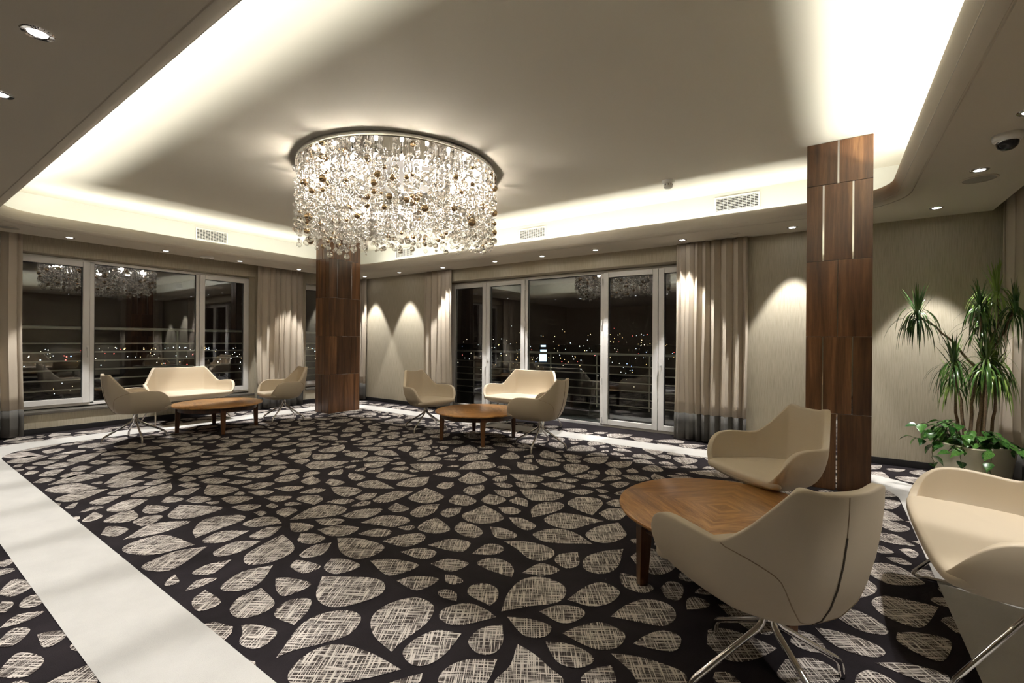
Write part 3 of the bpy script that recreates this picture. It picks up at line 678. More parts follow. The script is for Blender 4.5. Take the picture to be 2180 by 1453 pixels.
def railing(ax, d, a0, a1, zs, posts, zf, label):
    r = empty('balcony_railing', (0, 0, 0)); tag(r, label, 'railing')
    for i, z in enumerate(zs):
        m = MB(); rad = 0.024 if i == 0 else 0.012
        m.tube([(a0, d, z), (a1, d, z)] if ax == 'X' else [(d, a0, z), (d, a1, z)], rad, 8)
        m.build('handrail' if i == 0 else 'rail', M['rail'], r, smooth=True)
    for p in posts:
        m = MB(); c = (p, d + .03) if ax == 'X' else (d - .03, p)
        m.box((c[0] - .012, c[1] - .012, zf), (c[0] + .012, c[1] + .012, zs[0]))
        m.build('post', M['rail'], r)
    return r
railing('Y', -9.60, -3.8, 9.0, [1.395, 1.155, 1.02, .885, .745, .595, .445], [-.6, 1.05, 2.2, 3.35, 4.5, 5.65], 0.22, 'steel balcony railing outside the raised windows')
railing('X', 8.30, -8.7, 2.0, [1.0, .775, .62, .47, .32, .17, .03], [-7.9, -6.85, -5.8, -4.78, -3.74, -2.7, -1.66], -0.04, 'steel terrace railing outside the balcony doors')

gnd = MB().quad((-5200, -2500, -46), (3000, -2500, -46), (3000, 5200, -46), (-5200, 5200, -46)).build('ground', M['dark'])
tag(gnd, 'dark city ground at night far below', kind='structure')
def city():
    cols = [((1.0, .62, .25), 9), ((1.0, .85, .6), 9), ((.8, .9, 1.0), 8), ((1.0, .12, .1), 3), ((.3, .5, 1.0), 2)]
    root = empty('city_lights', (0, 0, 0)); tag(root, 'scattered street and building lights of the night city', 'city lights', kind='stuff')
    for ci, (c, wt) in enumerate(cols):
        m = MB()
        for _ in range(int(wt * 22)):
            ang = math.radians(random.uniform(88, 178))
            back = ang < math.radians(138)
            dist = random.choice([1, 1, 2]) * random.uniform(450, 1500) if back else random.uniform(380, 2600)
            z = -44 + (random.uniform(0, 75) * dist / 1500 if (back and random.random() < .55) else random.uniform(0, 6))
            r = dist * random.uniform(0.4, 0.95) / 976
            p = (dist * math.cos(ang), dist * math.sin(ang), z)
            b = len(m.v)
            for dx, dy, dz in ((1, 0, 0), (-1, 0, 0), (0, 1, 0), (0, -1, 0), (0, 0, 1), (0, 0, -1)):
                m.v.append((p[0] + dx * r, p[1] + dy * r, p[2] + dz * r))
            for q in ((0, 2, 4), (2, 1, 4), (1, 3, 4), (3, 0, 4), (2, 0, 5), (1, 2, 5), (3, 1, 5), (0, 3, 5)):
                m.f.append(tuple(b + i for i in q))
        o = m.build('light_cluster', emit('city_light_%d' % ci, c, 5.0), root)
        o['kind'] = 'stuff'
city()
# lit advertising tower seen through the fixed pane
tw = empty('sign_tower', (-520, 872, -46), math.radians(30), 'dark tower with a lit blue white sign across the city', 'tower')
MB().box((-9, -9, 0), (9, 9, 40)).build('tower_body', M['facade'], tw)
sg = emit('sign_glow', (.55, .75, 1.0), 1.6)
for z0, z1, x0, x1 in ((-2, 14, -8, 8), (18, 24, -6, 8), (30, 34, -5, 6)):
    MB().box((x0, -9.6, z0 + 4), (x1, -9.1, z1 + 4)).build('sign_panel', sg, tw)

# ------------------------------------------------------------------ columns of staggered walnut panels over polished steel
def column(name, x0, x1, y0, y1, label):
    root = empty(name, ((x0 + x1) / 2, (y0 + y1) / 2, 0), 0, label, 'column')
    hx, hy = (x1 - x0) / 2, (y1 - y0) / 2
    t = 0.010
    MB().box((-hx + t, -hy + t, 0.0), (hx - t, hy - t, ZC)).build('core', M['steel'], root)
    tiers = [0.0, 0.650, 1.302, 1.953, 2.606, ZC - .002]
    for i in range(5):
        z0, z1 = tiers[i] + 0.002, tiers[i + 1] - 0.0015
        cuts = [0.49] if i % 2 == 0 else [0.265, 0.715]
        gap = (0.009, 0.009, 0.005, 0.013, 0.013)[i]
        edges = [0.0] + cuts + [1.0]
        for face in range(4):
            for k in range(len(edges) - 1):
                a, b = edges[k], edges[k + 1]
                L = 2 * (hx if face % 2 == 0 else hy)
                p0 = -L / 2 + a * L + (gap / 2 if a > 0 else 0); p1 = -L / 2 + b * L - (gap / 2 if b < 1 else 0)
                m = MB()
                if face % 2 == 0:
                    s = -1 if face == 0 else 1
                    m.box((p0, min(s * hy, s * (hy - t)), z0), (p1, max(s * hy, s * (hy - t)), z1))
                else:
                    s = 1 if face == 1 else -1
                    # side panels fit between the front and back ones
                    p0 = max(p0, -L / 2 + t); p1 = min(p1, L / 2 - t)
                    m.box((min(s * hx, s * (hx - t)), p0, z0), (max(s * hx, s * (hx - t)), p1, z1))
                m.build('panel', M['column'], root, bevel=0.0012)
    return root
column('wooden_column', -7.275, -6.895, 4.565, 5.185, 'walnut panelled square column beside the raised windows')
column('wooden_column', -0.17, 0.288, 4.765, 5.30, 'walnut panelled column with bright vertical slots behind the swivel chair')

# ------------------------------------------------------------------ upholstered shells
def catmull_closed(P, m):
    out = []; n = len(P)
    for i in range(n):
        p0, p1, p2, p3 = (np.array(P[(i + k - 1) % n]) for k in range(4))
        for k in range(m):
            t = k / m
            out.append(0.5 * ((2 * p1) + (-p0 + p2) * t + (2 * p0 - 5 * p1 + 4 * p2 - p3) * t * t + (-p0 + 3 * p1 - 3 * p2 + p3) * t ** 3))
    return out

CHAIR_RIM = [(0, -.298, .800), (.075, -.294, .803), (.118, -.288, .814), (.146, -.277, .812), (.168, -.252, .775), (.222, -.185, .678), (.266, -.130, .618), (.284, -.092, .604), (.306, .00, .608), (.322, .09, .610),
             (.328, .165, .596), (.322, .220, .552), (.304, .252, .490), (.266, .270, .432), (.18, .282, .402), (0, .290, .396)]
SOFA_RIM = [(0, -.302, .795), (.14, -.300, .796), (.26, -.294, .800), (.312, -.286, .803), (.345, -.268, .790), (.410, -.200, .685), (.465, -.140, .594), (.488, -.095, .580), (.524, .00, .590), (.550, .09, .594),
            (.560, .165, .580), (.552, .220, .538), (.530, .255, .480), (.486, .276, .428), (.40, .290, .402), (.20, .298, .397), (0, .300, .396)]

def shell_parts(rim, cx):
    """returns meshes: shell, seat pad and point grid of the outside for the seams"""
    half = rim
    full = half + [(-x, y, z) for x, y, z in reversed(half[1:-1])]
    R = catmull_closed(full, 3)
    n = len(R)
    C = np.array([0, -.015])
    xy = np.array([p[:2] for p in R])
    tan = np.roll(xy, -1, 0) - np.roll(xy, 1, 0)
    tan /= np.linalg.norm(tan, axis=1)[:, None]
    nor = np.c_[tan[:, 1], -tan[:, 0]]
    sgn = np.sign(((xy - C) * nor).sum(1).mean()); nor *= sgn
    th = 0.018
    zb = 0.330
    front = np.clip((xy[:, 1] - 0.16) / 0.10, 0, 1)
    loops = []
    grid = []
    # outside, bottom to rim
    for a in (90, 78, 66, 54, 42, 30, 18, 8):
        r = math.radians(a)
        L = []
        for i in range(n):
            ro = xy[i] + nor[i] * th
            sb = 0.42
            s = sb + (1 - sb) * math.cos(r) ** 0.85
            d = ro - C
            # keep long sofas wide at the bottom
            k = np.array([1.0, 1.0])
            px = C[0] + (np.sign(d[0]) * max(0, abs(d[0]) - cx) * s + np.clip(d[0], -cx, cx))
            py = C[1] + d[1] * s
            zr = R[i][2] - .010
            z = zb + (zr - zb) * (1 - math.sin(r) ** 1.15)
            L.append((px, py, z))
        loops.append(L); grid.append(L)
    loops.append([(*(xy[i] + nor[i] * th), R[i][2] - .008) for i in range(n)]); grid.append(loops[-1])
    loops.append([(*(xy[i] + nor[i] * th * .93), R[i][2] - .002) for i in range(n)])
    loops.append([(*(xy[i] + nor[i] * th * .70), R[i][2]) for i in range(n)])
    loops.append([(*(xy[i] - nor[i] * th * .70), R[i][2]) for i in range(n)])
    loops.append([(*(xy[i] - nor[i] * th * .93), R[i][2] - .002) for i in range(n)])
    loops.append([(*(xy[i] - nor[i] * th), R[i][2] - .009) for i in range(n)])
    for a in (14, 34, 56, 78, 90):
        r = math.radians(a); L = []
        for i in range(n):
            ri = xy[i] - nor[i] * th; d = ri - C
            si = 0.76 + 0.2 * front[i]
            s = si + (1 - si) * math.cos(r)
            zr = R[i][2] - .011; zs = min(0.405, zr - .004)
            px = C[0] + (np.sign(d[0]) * max(0, abs(d[0]) - cx) * s + np.clip(d[0], -cx, cx))
            L.append((px, C[1] + d[1] * s, zs + (zr - zs) * (1 - math.sin(r))))
        loops.append(L)
    m = MB().loops(loops, True, True, True)
    shell = m.mesh('shell', smooth=True, sharp=80)
    # seat pad: tucked between the arms, reaching the front edge of the shell
    pl = []
    fr = np.clip((xy[:, 1] - 0.20) / 0.075, 0, 1); fr = fr * fr * (3 - 2 * fr)
    for f, z in ((.985, .392), (1.0, .402), (1.0, .424), (.985, .434), (.93, .440), (.65, .445), (.30, .447)):
        L = []
        for i in range(n):
            ri = xy[i] - nor[i] * th; d = ri - C
            dx = np.sign(d[0]) * max(0, abs(d[0]) - cx) * .79 + np.clip(d[0], -cx, cx)
            q_in = np.array([dx, d[1] * .79])
            q_out = xy[i] + nor[i] * (th + .002) - C
            q = (q_in * (1 - fr[i]) + q_out * fr[i]) * f
            L.append((C[0] + q[0], C[1] + q[1], z - 0.008 * fr[i]))
        pl.append(L)
    seat = MB().loops(pl, True, True, True).mesh('seat', smooth=True, sharp=70)
    return shell, seat, grid, n

def seam_meshes(grid, n, notch, cx):
    """stitched seam from each notch down round the back, and the zip down the back"""
    out = []
    for side in (1, -1):
        pts = []
        for k in range(41):
            t = k / 40
            st = notch * (1 - t)
            g = 1.3 + (len(grid) - 2.3) * (1 - t) ** 1.7
            gi = int(g); gf = g - gi; gi2 = min(gi + 1, len(grid) - 1)
            si = int(st); sf = st - si
            def P(a, b): return np.array(grid[a][(b if side > 0 else -b) % n])
            p = (P(gi, si) * (1 - sf) + P(gi, si + 1) * sf) * (1 - gf) + (P(gi2, si) * (1 - sf) + P(gi2, si + 1) * sf) * gf
            pts.append(tuple(p))
        out.append(MB().tube(pts, 0.0020, 5).mesh('seam', smooth=True))
    z = [tuple(np.array(grid[k][0]) + np.array((0, -.0005, 0))) for k in (6, 5, 4, 3, 2, 1)]
    up = [tuple(np.array(grid[k][0]) + np.array((0, -.0003, 0))) for k in (8, 7, 6)]
    return out, MB().tube(z, 0.003, 5).mesh('zip', smooth=True), MB().tube(up, 0.0016, 5).mesh('seam', smooth=True)

def arc_corner(p, q, r, rad, n=5):
    """points rounding corner q between p and r"""
    p, q, r = Vector(p), Vector(q), Vector(r)
    a = q + (p - q).normalized() * rad; b = q + (r - q).normalized() * rad
    return [tuple(a * (1 - t) ** 2 + q * 2 * t * (1 - t) + b * t * t) for t in [k / n for k in range(n + 1)]]

def make_chair():
    root = empty('swivel_chair')
    shell, seat, grid, n = shell_parts(CHAIR_RIM, 0.0)
    link('shell', shell, M['leather'], root)
    link('seat', seat, M['leather'], root)
    sm, zp, up = seam_meshes(grid, n, 19, 0)
    for s in sm: link('seam', s, M['thread'], root)
    link('seam', up, M['thread'], root)
    link('zip', zp, M['zip'], root)
    MB().lathe([(0.0, .250), (.026, .252), (.028, .262), (.028, .318), (.05, .322), (.07, .330), (.07, .336), (0, .336)], 20).build('pedestal', M['chrome'], root, smooth=True)
    leg = None
    piv = empty('base_ring'); piv.parent = root
    for k in range(4):
        if leg is None:
            pts = [(.016, 0, .300)] + arc_corner((.016, 0, .30), (.020, 0, .235), (.20, 0, .125), .04) + arc_corner((.20, 0, .125), (.305, 0, .062), (.314, 0, .0), .03)[0:] + [(.314, 0, .002)]
            me = MB().tube(pts, .0115, 10).mesh('leg', smooth=True, sharp=60)
        leg = link('leg', me, M['chrome'], root, rz=k * PI / 2)
    bpy.data.objects.remove(piv)
    return root

def make_sofa():
    root = empty('two_seat_sofa')
    shell, seat, grid, n = shell_parts(SOFA_RIM, 0.26)
    link('shell', shell, M['leather'], root)
    link('seat', seat, M['leather'], root)
    sm, zp, up = seam_meshes(grid, n, 19, .26)
    for s in sm: link('seam', s, M['thread'], root)
    for sx in (-1, 1):
        x0, x1 = sx * .485, sx * .40
        top = .355
        f, b = (x0, .285, .011), (x0, -.285, .011)
        af, ab = (x1, .03, top), (x1, -.03, top)
        pts = [af] + arc_corner(af, f, b, .04) + arc_corner(f, b, ab, .04) + [ab]
        MB().tube(pts, .0095, 10).build('sled_leg', M['chrome'], root, smooth=True, sharp=60)
        MB().box((min(x1, x1 - sx * .03) - .01, -.06, .340), (max(x1, x1 - sx * .03) + .01, .06, .362)).build('mounting_plate', M['black'], root, bevel=.003)
    MB().tube([(-.41, 0, .350), (.41, 0, .350)], .008, 8).build('cross_bar', M['chrome'], root, smooth=True)
    return root

def place(proto, first, loc, ang, label, cat, group):
    o = proto if first else copy_tree(proto)
    o.location = (*loc, 0.003); o.rotation_euler = (0, 0, math.radians(ang - 90))
    tag(o, label, cat, group)
    return o

def legs_to(o, world_deg):
    """turn the four legs of a swivel chair to a world direction"""
    k = 0
    for ch in o.children:
        if ch.name.split('.')[0] == 'leg':
            ch.rotation_euler = (0, 0, math.radians(world_deg + 90 * k) - o.rotation_euler[2]); k += 1

chairs = [((-6.985, 1.995), 88, -4, 'beige swivel chair seen from its zipped back beside the raised windows'),
          ((-6.91, 3.81), 262, 33, 'beige swivel chair in front of the curtain next to the wooden column'),
          ((-4.64, 4.595), -8, 17, 'beige swivel chair facing out in front of the narrow curtain'),
          ((-2.775, 4.60), 184, 13, 'beige swivel chair turned away before the balcony doors'),
          ((-0.30, 3.47), 229, 20, 'beige swivel chair standing against the slotted walnut column'),
          ((-0.175, 1.895), 136, 45, 'large beige swivel chair in the foreground with its zipped back turned')]
proto = make_chair()
for i, (loc, ang, fl_, lab) in enumerate(chairs):
    pass
objs = [proto] + [copy_tree(proto) for _ in chairs[1:]]
for o, (loc, ang, fdeg, lab) in zip(objs, chairs):
    o.location = (*loc, 0.003); o.rotation_euler = (0, 0, math.radians(ang - 90))
    tag(o, lab, 'chair', 'swivel chairs round the coffee tables'); legs_to(o, fdeg)
sp = make_sofa()
sofas = [sp, copy_tree(sp), copy_tree(sp)]
for o, (loc, ang, lab) in zip(sofas, [((-7.93, 2.89), 0, 'beige two seat sofa under the raised three pane window'),
                                      ((-3.66, 5.60), 270, 'beige two seat sofa in front of the balcony doors'),
                                      ((0.645, 2.75), 180, 'beige two seat sofa cut off by the picture edge in front of the planter')]):
    o.location = (*loc, 0.006); o.rotation_euler = (0, 0, math.radians(ang - 90))
    tag(o, lab, 'sofa', 'two seat sofas')

# ------------------------------------------------------------------ coffee tables
def make_table():
    root = empty('coffee_table')
    R_, z = 0.54, 0.365
    MB().lathe([(0, z - .026), (R_ - .02, z - .026), (R_ - .006, z - .022), (R_, z - .013), (R_ - .002, z - .005), (R_ - .010, z), (0, z)], 72).build('table_top', M['veneer'], root, smooth=True, merge=True, sharp=40)
    MB().lathe([(.43, z - .026), (.43, z - .085), (.462, z - .085), (.462, z - .026)], 64).build('apron', M['apronwood'], root, smooth=True, sharp=40)
    for k in range(4):
        a = PI / 4 + k * PI / 2
        m = MB(); L0 = .030; L1 = .021
        loops = []
        for zz, hw_, rr in ((z - .026, L0, .452), (z - .09, L0, .452), (0.0, L1, .462)):
            loops.append([(rr + dx * hw_, dy * hw_, zz) for dx, dy in ((-1, -1), (1, -1), (1, 1), (-1, 1))])
        m.loops(loops, True, True, True)
        m.build('leg', M['tablewood'], root, rz=a, bevel=.002)
    return root
tp = make_table()
for o, (loc, ang, lab) in zip([tp, copy_tree(tp), copy_tree(tp)],
        [((-6.92, 2.895), 29, 'round walnut coffee table before the sofa under the raised window'),
         ((-3.67, 4.555), 1, 'round walnut coffee table near the balcony doors'),
         ((-0.46, 2.655), 0, 'large round walnut coffee table in the foreground with diamond veneer')]):
    o.location = (*loc, 0.003); o.rotation_euler = (0, 0, math.radians(ang))
    tag(o, lab, 'table', 'round walnut coffee tables')

# ------------------------------------------------------------------ curtains
def curtain(name, ax, d, a0, a1, z1, folds, amp, label, seed, flare=0.06):
    rs = random.Random(seed)
    root = empty(name, (0, 0, 0), 0, label, 'curtain', 'beige curtains with grey hems')
    n = folds * 12
    ph = [rs.uniform(-.5, .5) for _ in range(folds + 1)]
    wd = [rs.uniform(.6, 1.4) for _ in range(folds)]; tot = sum(wd); acc = [0]
    for q in wd: acc.append(acc[-1] + q / tot)
    am = [rs.uniform(.65, 1.15) for _ in range(folds)]
    mid = (a0 + a1) / 2
    def pt(k, z):
        f = k / 12; i = min(int(f), folds - 1); t = f - i
        u = acc[i] + (acc[i + 1] - acc[i]) * t
        drop = (z1 - z) / z1
        off = amp * am[i] * math.sin(2 * PI * t) * (0.7 + 0.45 * drop) + .012 * math.sin(3 * z + ph[i] * 6) * drop
        a = a0 + (a1 - a0) * u + amp * .28 * math.sin(4 * PI * t)
        a = mid + (a - mid) * (1 + flare * drop) + .010 * math.sin(2.2 * z + ph[i] * 9) * drop
        return (a, d + off, z) if ax == 'X' else (d + off, a, z)
    zh = 0.345
    def sheet(za, zb, steps, mat, nm, th):
        loops = [[pt(k, za + (zb - za) * j / steps) for k in range(n + 1)] for j in range(steps + 1)]
        me = MB().loops(loops, False).mesh(nm, smooth=True, sharp=80)
        o = link(nm, me, mat, root)
        so_ = o.modifiers.new('thick', 'SOLIDIFY'); so_.thickness = th; so_.offset = 0
        return o
    sheet(zh, z1, 14, M['curtain'], 'drape', .003)
    sheet(0.02, zh + .004, 3, M['hem'], 'hem_band', .005)
    return root
curtain('curtain', 'Y', -8.24, 0.66, 1.215, 2.79, 5, .045, 'beige curtain with grey hem at the left picture edge', 3, .04)
curtain('curtain', 'Y', -8.23, 4.06, 4.90, 2.79, 8, .045, 'wide beige curtain between the two raised windows', 5, .03)
curtain('curtain', 'X', 6.02, -8.02, -7.80, 2.495, 2, .035, 'thin beige curtain edge just right of the far wooden column', 8, .03)
curtain('curtain', 'X', 6.025, -6.14, -5.48, 2.495, 6, .036, 'narrow beige curtain before the closed end of the balcony doors', 11, .10)
curtain('curtain', 'X', 6.025, -1.615, -0.80, 2.495, 8, .040, 'full beige curtain covering the last balcony door', 13, .02)
curtain('curtain', 'Y', 1.345, 4.90, 6.03, 2.79, 9, .045, 'beige curtain in the corner behind the potted plant', 17, .0)

# ------------------------------------------------------------------ ceiling fittings
SPOTC = (1.0, 0.975, 0.945)
dl_ring = MB().lathe([(.030, -.001), (.036, -.005), (.050, -.004), (.054, 0.0)], 24).mesh('trim_ring', smooth=True)
dl_lens = MB().lathe([(0, -.002), (.034, -.002), (.034, .0)], 20).mesh('lens')
SPOT_DATA = bpy.data.lights.new('downlight_beam', 'SPOT')
SPOT_DATA.energy = SPOT_W; SPOT_DATA.spot_size = math.radians(55); SPOT_DATA.spot_blend = 0.25; SPOT_DATA.shadow_soft_size = 0.03; SPOT_DATA.color = SPOTC
SPOT_NEAR = SPOT_DATA.copy(); SPOT_NEAR.energy = SPOT_W * 0.58
def downlight(x, y, label, data=SPOT_DATA):
    o = empty('downlight', (x, y, ZS - .0005), 0, label, 'downlight', 'recessed ceiling downlights')
    link('trim_ring', dl_ring, M['steel'], o)
    link('lens', dl_lens, M['lens'], o)
    s = bpy.data.objects.new('downlight_beam', data); COL.objects.link(s); s.parent = o; s.location = (0, 0, -.02)
back_x = [(-7.60, 'hidden behind the far column'), (-6.593, 'above the bare wall right of the far column'), (-5.497, 'above the narrow curtain'), (-4.369, 'above the left pair of balcony doors'), (-3.501, 'above the left part of the fixed pane'),
          (-2.647, 'above the right part of the fixed pane'), (-1.495, 'above the full curtain'), (-0.338, 'just left of the slotted column'), (0.804, 'right of the slotted column above the plant')]
for x, t in back_x: downlight(x, 5.82 if x < .5 else 5.69, 'round recessed downlight ' + t)
for y, t in ((1.56, 'nearest the left edge curtain'), (2.577, 'above the middle of the three pane window'), (3.582, 'above the right end of the three pane window'), (4.584, 'above the curtain between the raised windows')):
    downlight(-7.84, y, 'round recessed downlight ' + t)
for y, t in ((4.616, 'beside the round ceiling speaker'), (3.604, 'at the right picture edge'), (2.55, 'over the foreground sofa'), (1.5, 'over the near right aisle')):
    downlight(0.88, y, 'round recessed downlight ' + t, SPOT_NEAR)
for i in range(9):
    x = -2.685 - .836 * (i - 3)
    downlight(x, 0.434, 'round recessed downlight ' + ('above the camera, out of the picture', 'over the near carpet band, out of the picture', 'out of the picture, next right of the big corner one', 'large in the upper left corner', 'cut by the left picture edge', 'out of the picture, next beyond the edge cut one', 'out of the picture, second beyond the edge cut one', 'out of the picture, third beyond the edge cut one', 'out of the picture at the far left end')[i], SPOT_NEAR)
def speaker(x, y, r, label):
    o = empty('ceiling_speaker', (x, y, ZS), 0, label, 'speaker', 'round ceiling speakers')
    MB().lathe([(r * .88, -.001), (r * .9, -.008), (r, -.006), (r * 1.02, 0)], 32).build('bezel', M['soffit'], o, smooth=True)
    MB().lathe([(0, -.006), (r * .5, -.0055), (r * .89, -.003)], 32).build('mesh_cover', M['grille'], o, smooth=True)
speaker(.925, 4.86, .105, 'round grey ceiling speaker near the dome camera')
speaker(-7.70, 1.02, .105, 'round ceiling speaker above the left edge curtain')
speaker(-7.69, 5.02, .08, 'small round ceiling speaker by the far column')

sb = empty('motion_sensor', (-7.84, 3.11, ZS), 0, 'flat white sensor on the soffit over the raised window', 'sensor')
MB().lathe([(0, -.030), (.05, -.030), (.085, -.022), (.09, -.008), (.09, 0)], 32).build('body', M['white'], sb, smooth=True, sharp=50)
MB().lathe([(0, -.034), (.03, -.034), (.04, -.029)], 24).build('lens_cover', M['grille'], sb, smooth=True)
rg = MB().lathe([(.03, -.001), (.033, -.006), (.05, -.005), (.052, 0)], 24).build('sprinkler_plate', M['soffit'], None, (-.90, 5.80, ZS), smooth=True)
tag(rg, 'small flush ring in the soffit above the full curtain', 'sprinkler')

dc = empty('dome_camera', (.867, 3.93, ZS), 0, 'white dome security camera with dark bubble on the soffit', 'camera')
MB().lathe([(0, -.040), (.052, -.040), (.064, -.034), (.068, -.018), (.067, 0)], 36).build('housing', M['white'], dc, smooth=True, sharp=50)
MB().lathe([(.050, -.038), (.049, -.056), (.041, -.076), (.025, -.089), (0, -.094)], 32).build('dome', M['smoke'], dc, smooth=True, sharp=80)
MB().lathe([(.046, -.044), (.054, -.044), (.055, -.038)], 32).build('ring', M['white'], dc, smooth=True)

sd = empty('smoke_detector', (-1.43, 4.98, ZC), 0, 'small white smoke detector on the raised ceiling', 'smoke detector')
sd.scale = (1.25, 1.25, 1.25)
MB().lathe([(0, -.022), (.045, -.022), (.052, -.012), (.052, 0)], 28).build('mount', M['white'], sd, smooth=True, sharp=40)
MB().lathe([(0, -.062), (.028, -.062), (.036, -.054), (.034, -.022)], 28).build('head', M['white'], sd, smooth=True, sharp=40)
for k in range(10):
    a = k * PI / 5
    MB().box((.033, -.0022, -.044), (.0368, .0022, -.030)).build('slot', M['black'], sd, rz=a)

def air_grille(ax, d, a0, a1, z0, z1, label):
    o = empty('air_grille', (0, 0, 0), 0, label, 'air grille', 'supply air grilles in the cove')
    def bx(p0, p1, q0, q1, t0, t1):
        m = MB()
        if ax == 'X': m.box((p0, d - t1, q0), (p1, d - t0, q1))
        else: m.box((d + t0, p0, q0), (d + t1, p1, q1))
        return m
    bx(a0 + .015, a1 - .015, z0 + .015, z1 - .015, .001, .003).build('backing', M['black'], o)
    m = MB()
    for A in ((a0, a1, z0, z0 + .018), (a0, a1, z1 - .018, z1), (a0, a0 + .018, z0 + .018, z1 - .018), (a1 - .018, a1, z0 + .018, z1 - .018)):
        b_ = bx(*A, .001, .014); n0 = len(m.v); m.v += b_.v; m.f += [tuple(i + n0 for i in f) for f in b_.f]
    m.build('frame', M['white'], o, bevel=.002)
    nv = 8
    for k in range(nv):
        c = z0 + .018 + (z1 - z0 - .036) * (k + .5) / nv
        bx(a0 + .018, a1 - .018, c - .0028, c + .0028, .006, .010).build('slat', M['white'], o)
    nh = 11
    for k in range(1, nh):
        c = a0 + .018 + (a1 - a0 - .036) * k / nh
        bx(c - .0022, c + .0022, z0 + .018, z1 - .018, .004, .010).build('divider', M['white'], o)
air_grille('X', 5.74, -1.11, -.64, 2.75, 2.925, 'white air grille in the cove above the full curtain')
air_grille('X', 5.74, -3.855, -3.39, 2.745, 2.915, 'white air grille in the cove right of the chandelier')
air_grille('X', 5.74, -6.60, -6.13, 2.745, 2.915, 'white air grille seen through the chandelier')
air_grille('Y', -7.90, 2.97, 3.42, 2.745, 2.93, 'white air grille in the cove over the raised windows')

# ------------------------------------------------------------------ chandelier
CXY = (-3.662, 3.241)
ch = empty('chandelier', (*CXY, ZC), 0, 'round ceiling chandelier of hanging glass balls and bright bulbs', 'chandelier')
MB().lathe([(.56, -.030), (.56, -.050), (.955, -.050), (.992, -.050), (.995, -.046), (.995, -.010), (.985, -.008), (.56, -.008)], 96).build('mirror_ring', M['steel'], ch, smooth=True, sharp=40)
MB().lathe([(0, -.034), (.545, -.034), (.558, -.034), (.558, -.020), (0, -.020)], 72).build('centre_panel', M['panel'], ch, smooth=True, sharp=40)
MB().lathe([(.0, 0), (.965, 0), (.965, -.009), (0, -.009)], 64).build('mount', M['black'], ch)
PT = bpy.data.lights.new('chandelier_bulb', 'POINT'); PT.energy = CHAND_W; PT.color = (1.0, .91, .79); PT.shadow_soft_size = .05
bulb_me = MB().lathe([(0, -.150), (.010, -.147), (.015, -.137), (.016, -.123), (.012, -.111), (.007, -.105), (0, -.105)], 14).mesh('bulb', smooth=True)
sock_me = MB().lathe([(0, -.105), (.009, -.105), (.010, -.050), (0, -.050)], 12).mesh('socket')
NB = 22
for k in range(NB):
    a = 2 * PI * (k + .5) / NB; p = (.775 * math.cos(a), .775 * math.sin(a), 0)
    b = link('bulb', bulb_me, M['bulb'], ch, p)
    link('socket', sock_me, M['steel'], b)
for k in range(9):
    a = 2 * PI * (k + .25) / 9
    l = bpy.data.objects.new('chandelier_bulb', PT); COL.objects.link(l); l.parent = ch; l.location = (.80 * math.cos(a), .80 * math.sin(a), -.21)

def sphere_tpl(seg, rings):
    v = [(0, 0, 1)]; f = []
    for i in range(1, rings):
        t = PI * i / rings
        for j in range(seg):
            p = 2 * PI * j / seg; v.append((math.sin(t) * math.cos(p), math.sin(t) * math.sin(p), math.cos(t)))
    v.append((0, 0, -1)); last = len(v) - 1
    for j in range(seg): f.append((0, 1 + j, 1 + (j + 1) % seg))
    for i in range(rings - 2):
        for j in range(seg):
            a = 1 + i * seg + j; b_ = 1 + i * seg + (j + 1) % seg
            f.append((a, a + seg, b_ + seg, b_))
    o = 1 + (rings - 2) * seg
    for j in range(seg): f.append((last, o + (j + 1) % seg, o + j))
    return np.array(v), f
SV, SF = sphere_tpl(16, 10)
def sphere_mesh(name, mat):
    me = bpy.data.meshes.new(name); me.from_pydata([tuple(x) for x in SV], [], SF)
    for p in me.polygons: p.use_smooth = True
    me.materials.append(mat); return me
ball_me = {k: sphere_mesh('ball', M[k]) for k in ('bubble', 'crystal', 'amber')}
rb = random.Random(21)
balls = []; wires = MB()
rings = [(.965, 84), (.90, 66), (.83, 50), (.72, 38), (.64, 30), (.58, 22)]
for rr, cnt in rings:
    for k in range(cnt):
        a = 2 * PI * (k + rb.uniform(-.3, .3)) / cnt
        r = rr + rb.uniform(-.025, .025)
        x, y = r * math.cos(a), r * math.sin(a)
        bot = -.68 - .07 * math.sin(a * 2 + .6) + rb.uniform(-.06, .08) + (.10 if rr < .7 else 0)
        z = -.10 - rb.uniform(0, .10)
        zl = z
        while z > bot:
            rad = rb.choice([.013, .017, .020, .024, .028, .031, .034]) * rb.uniform(.9, 1.1)
            kd = rb.random()
            balls.append((x, y, z, rad, 'crystal' if kd < .42 else ('amber' if kd < .49 else 'bubble')))
            zl = z
            z -= rad + rb.uniform(.03, .085)
        wires.tube([(x, y, -.050), (x, y, zl)], .0009, 3, cap=False)
wo = wires.build('wire_strands', M['wire'], ch); wo['kind'] = 'stuff'
camd = Vector((0 - CXY[0], 0 - CXY[1], 0)).normalized()
balls.sort(key=lambda q: -(q[0] * camd.x + q[1] * camd.y + q[3] * 12))
for x, y, z, rad, kd in balls[:300]:
    o = link('ball', ball_me[kd], None, ch, (x, y, z)); o.scale = (rad,) * 3
for kd in ('bubble', 'crystal', 'amber'):
    vs = []; fs = []; n = 0
    for x, y, z, rad, k2 in balls[300:]:
        if k2 != kd: continue
        vs.append(SV * rad + (x, y, z)); fs += [tuple(i + n for i in f) for f in SF]; n += len(SV)
    me = bpy.data.meshes.new('ball_cluster'); me.from_pydata([tuple(p) for p in np.concatenate(vs)], [], fs)
    for p in me.polygons: p.use_smooth = True
    o = link('ball_cluster', me, M[kd], ch); o['kind'] = 'stuff'

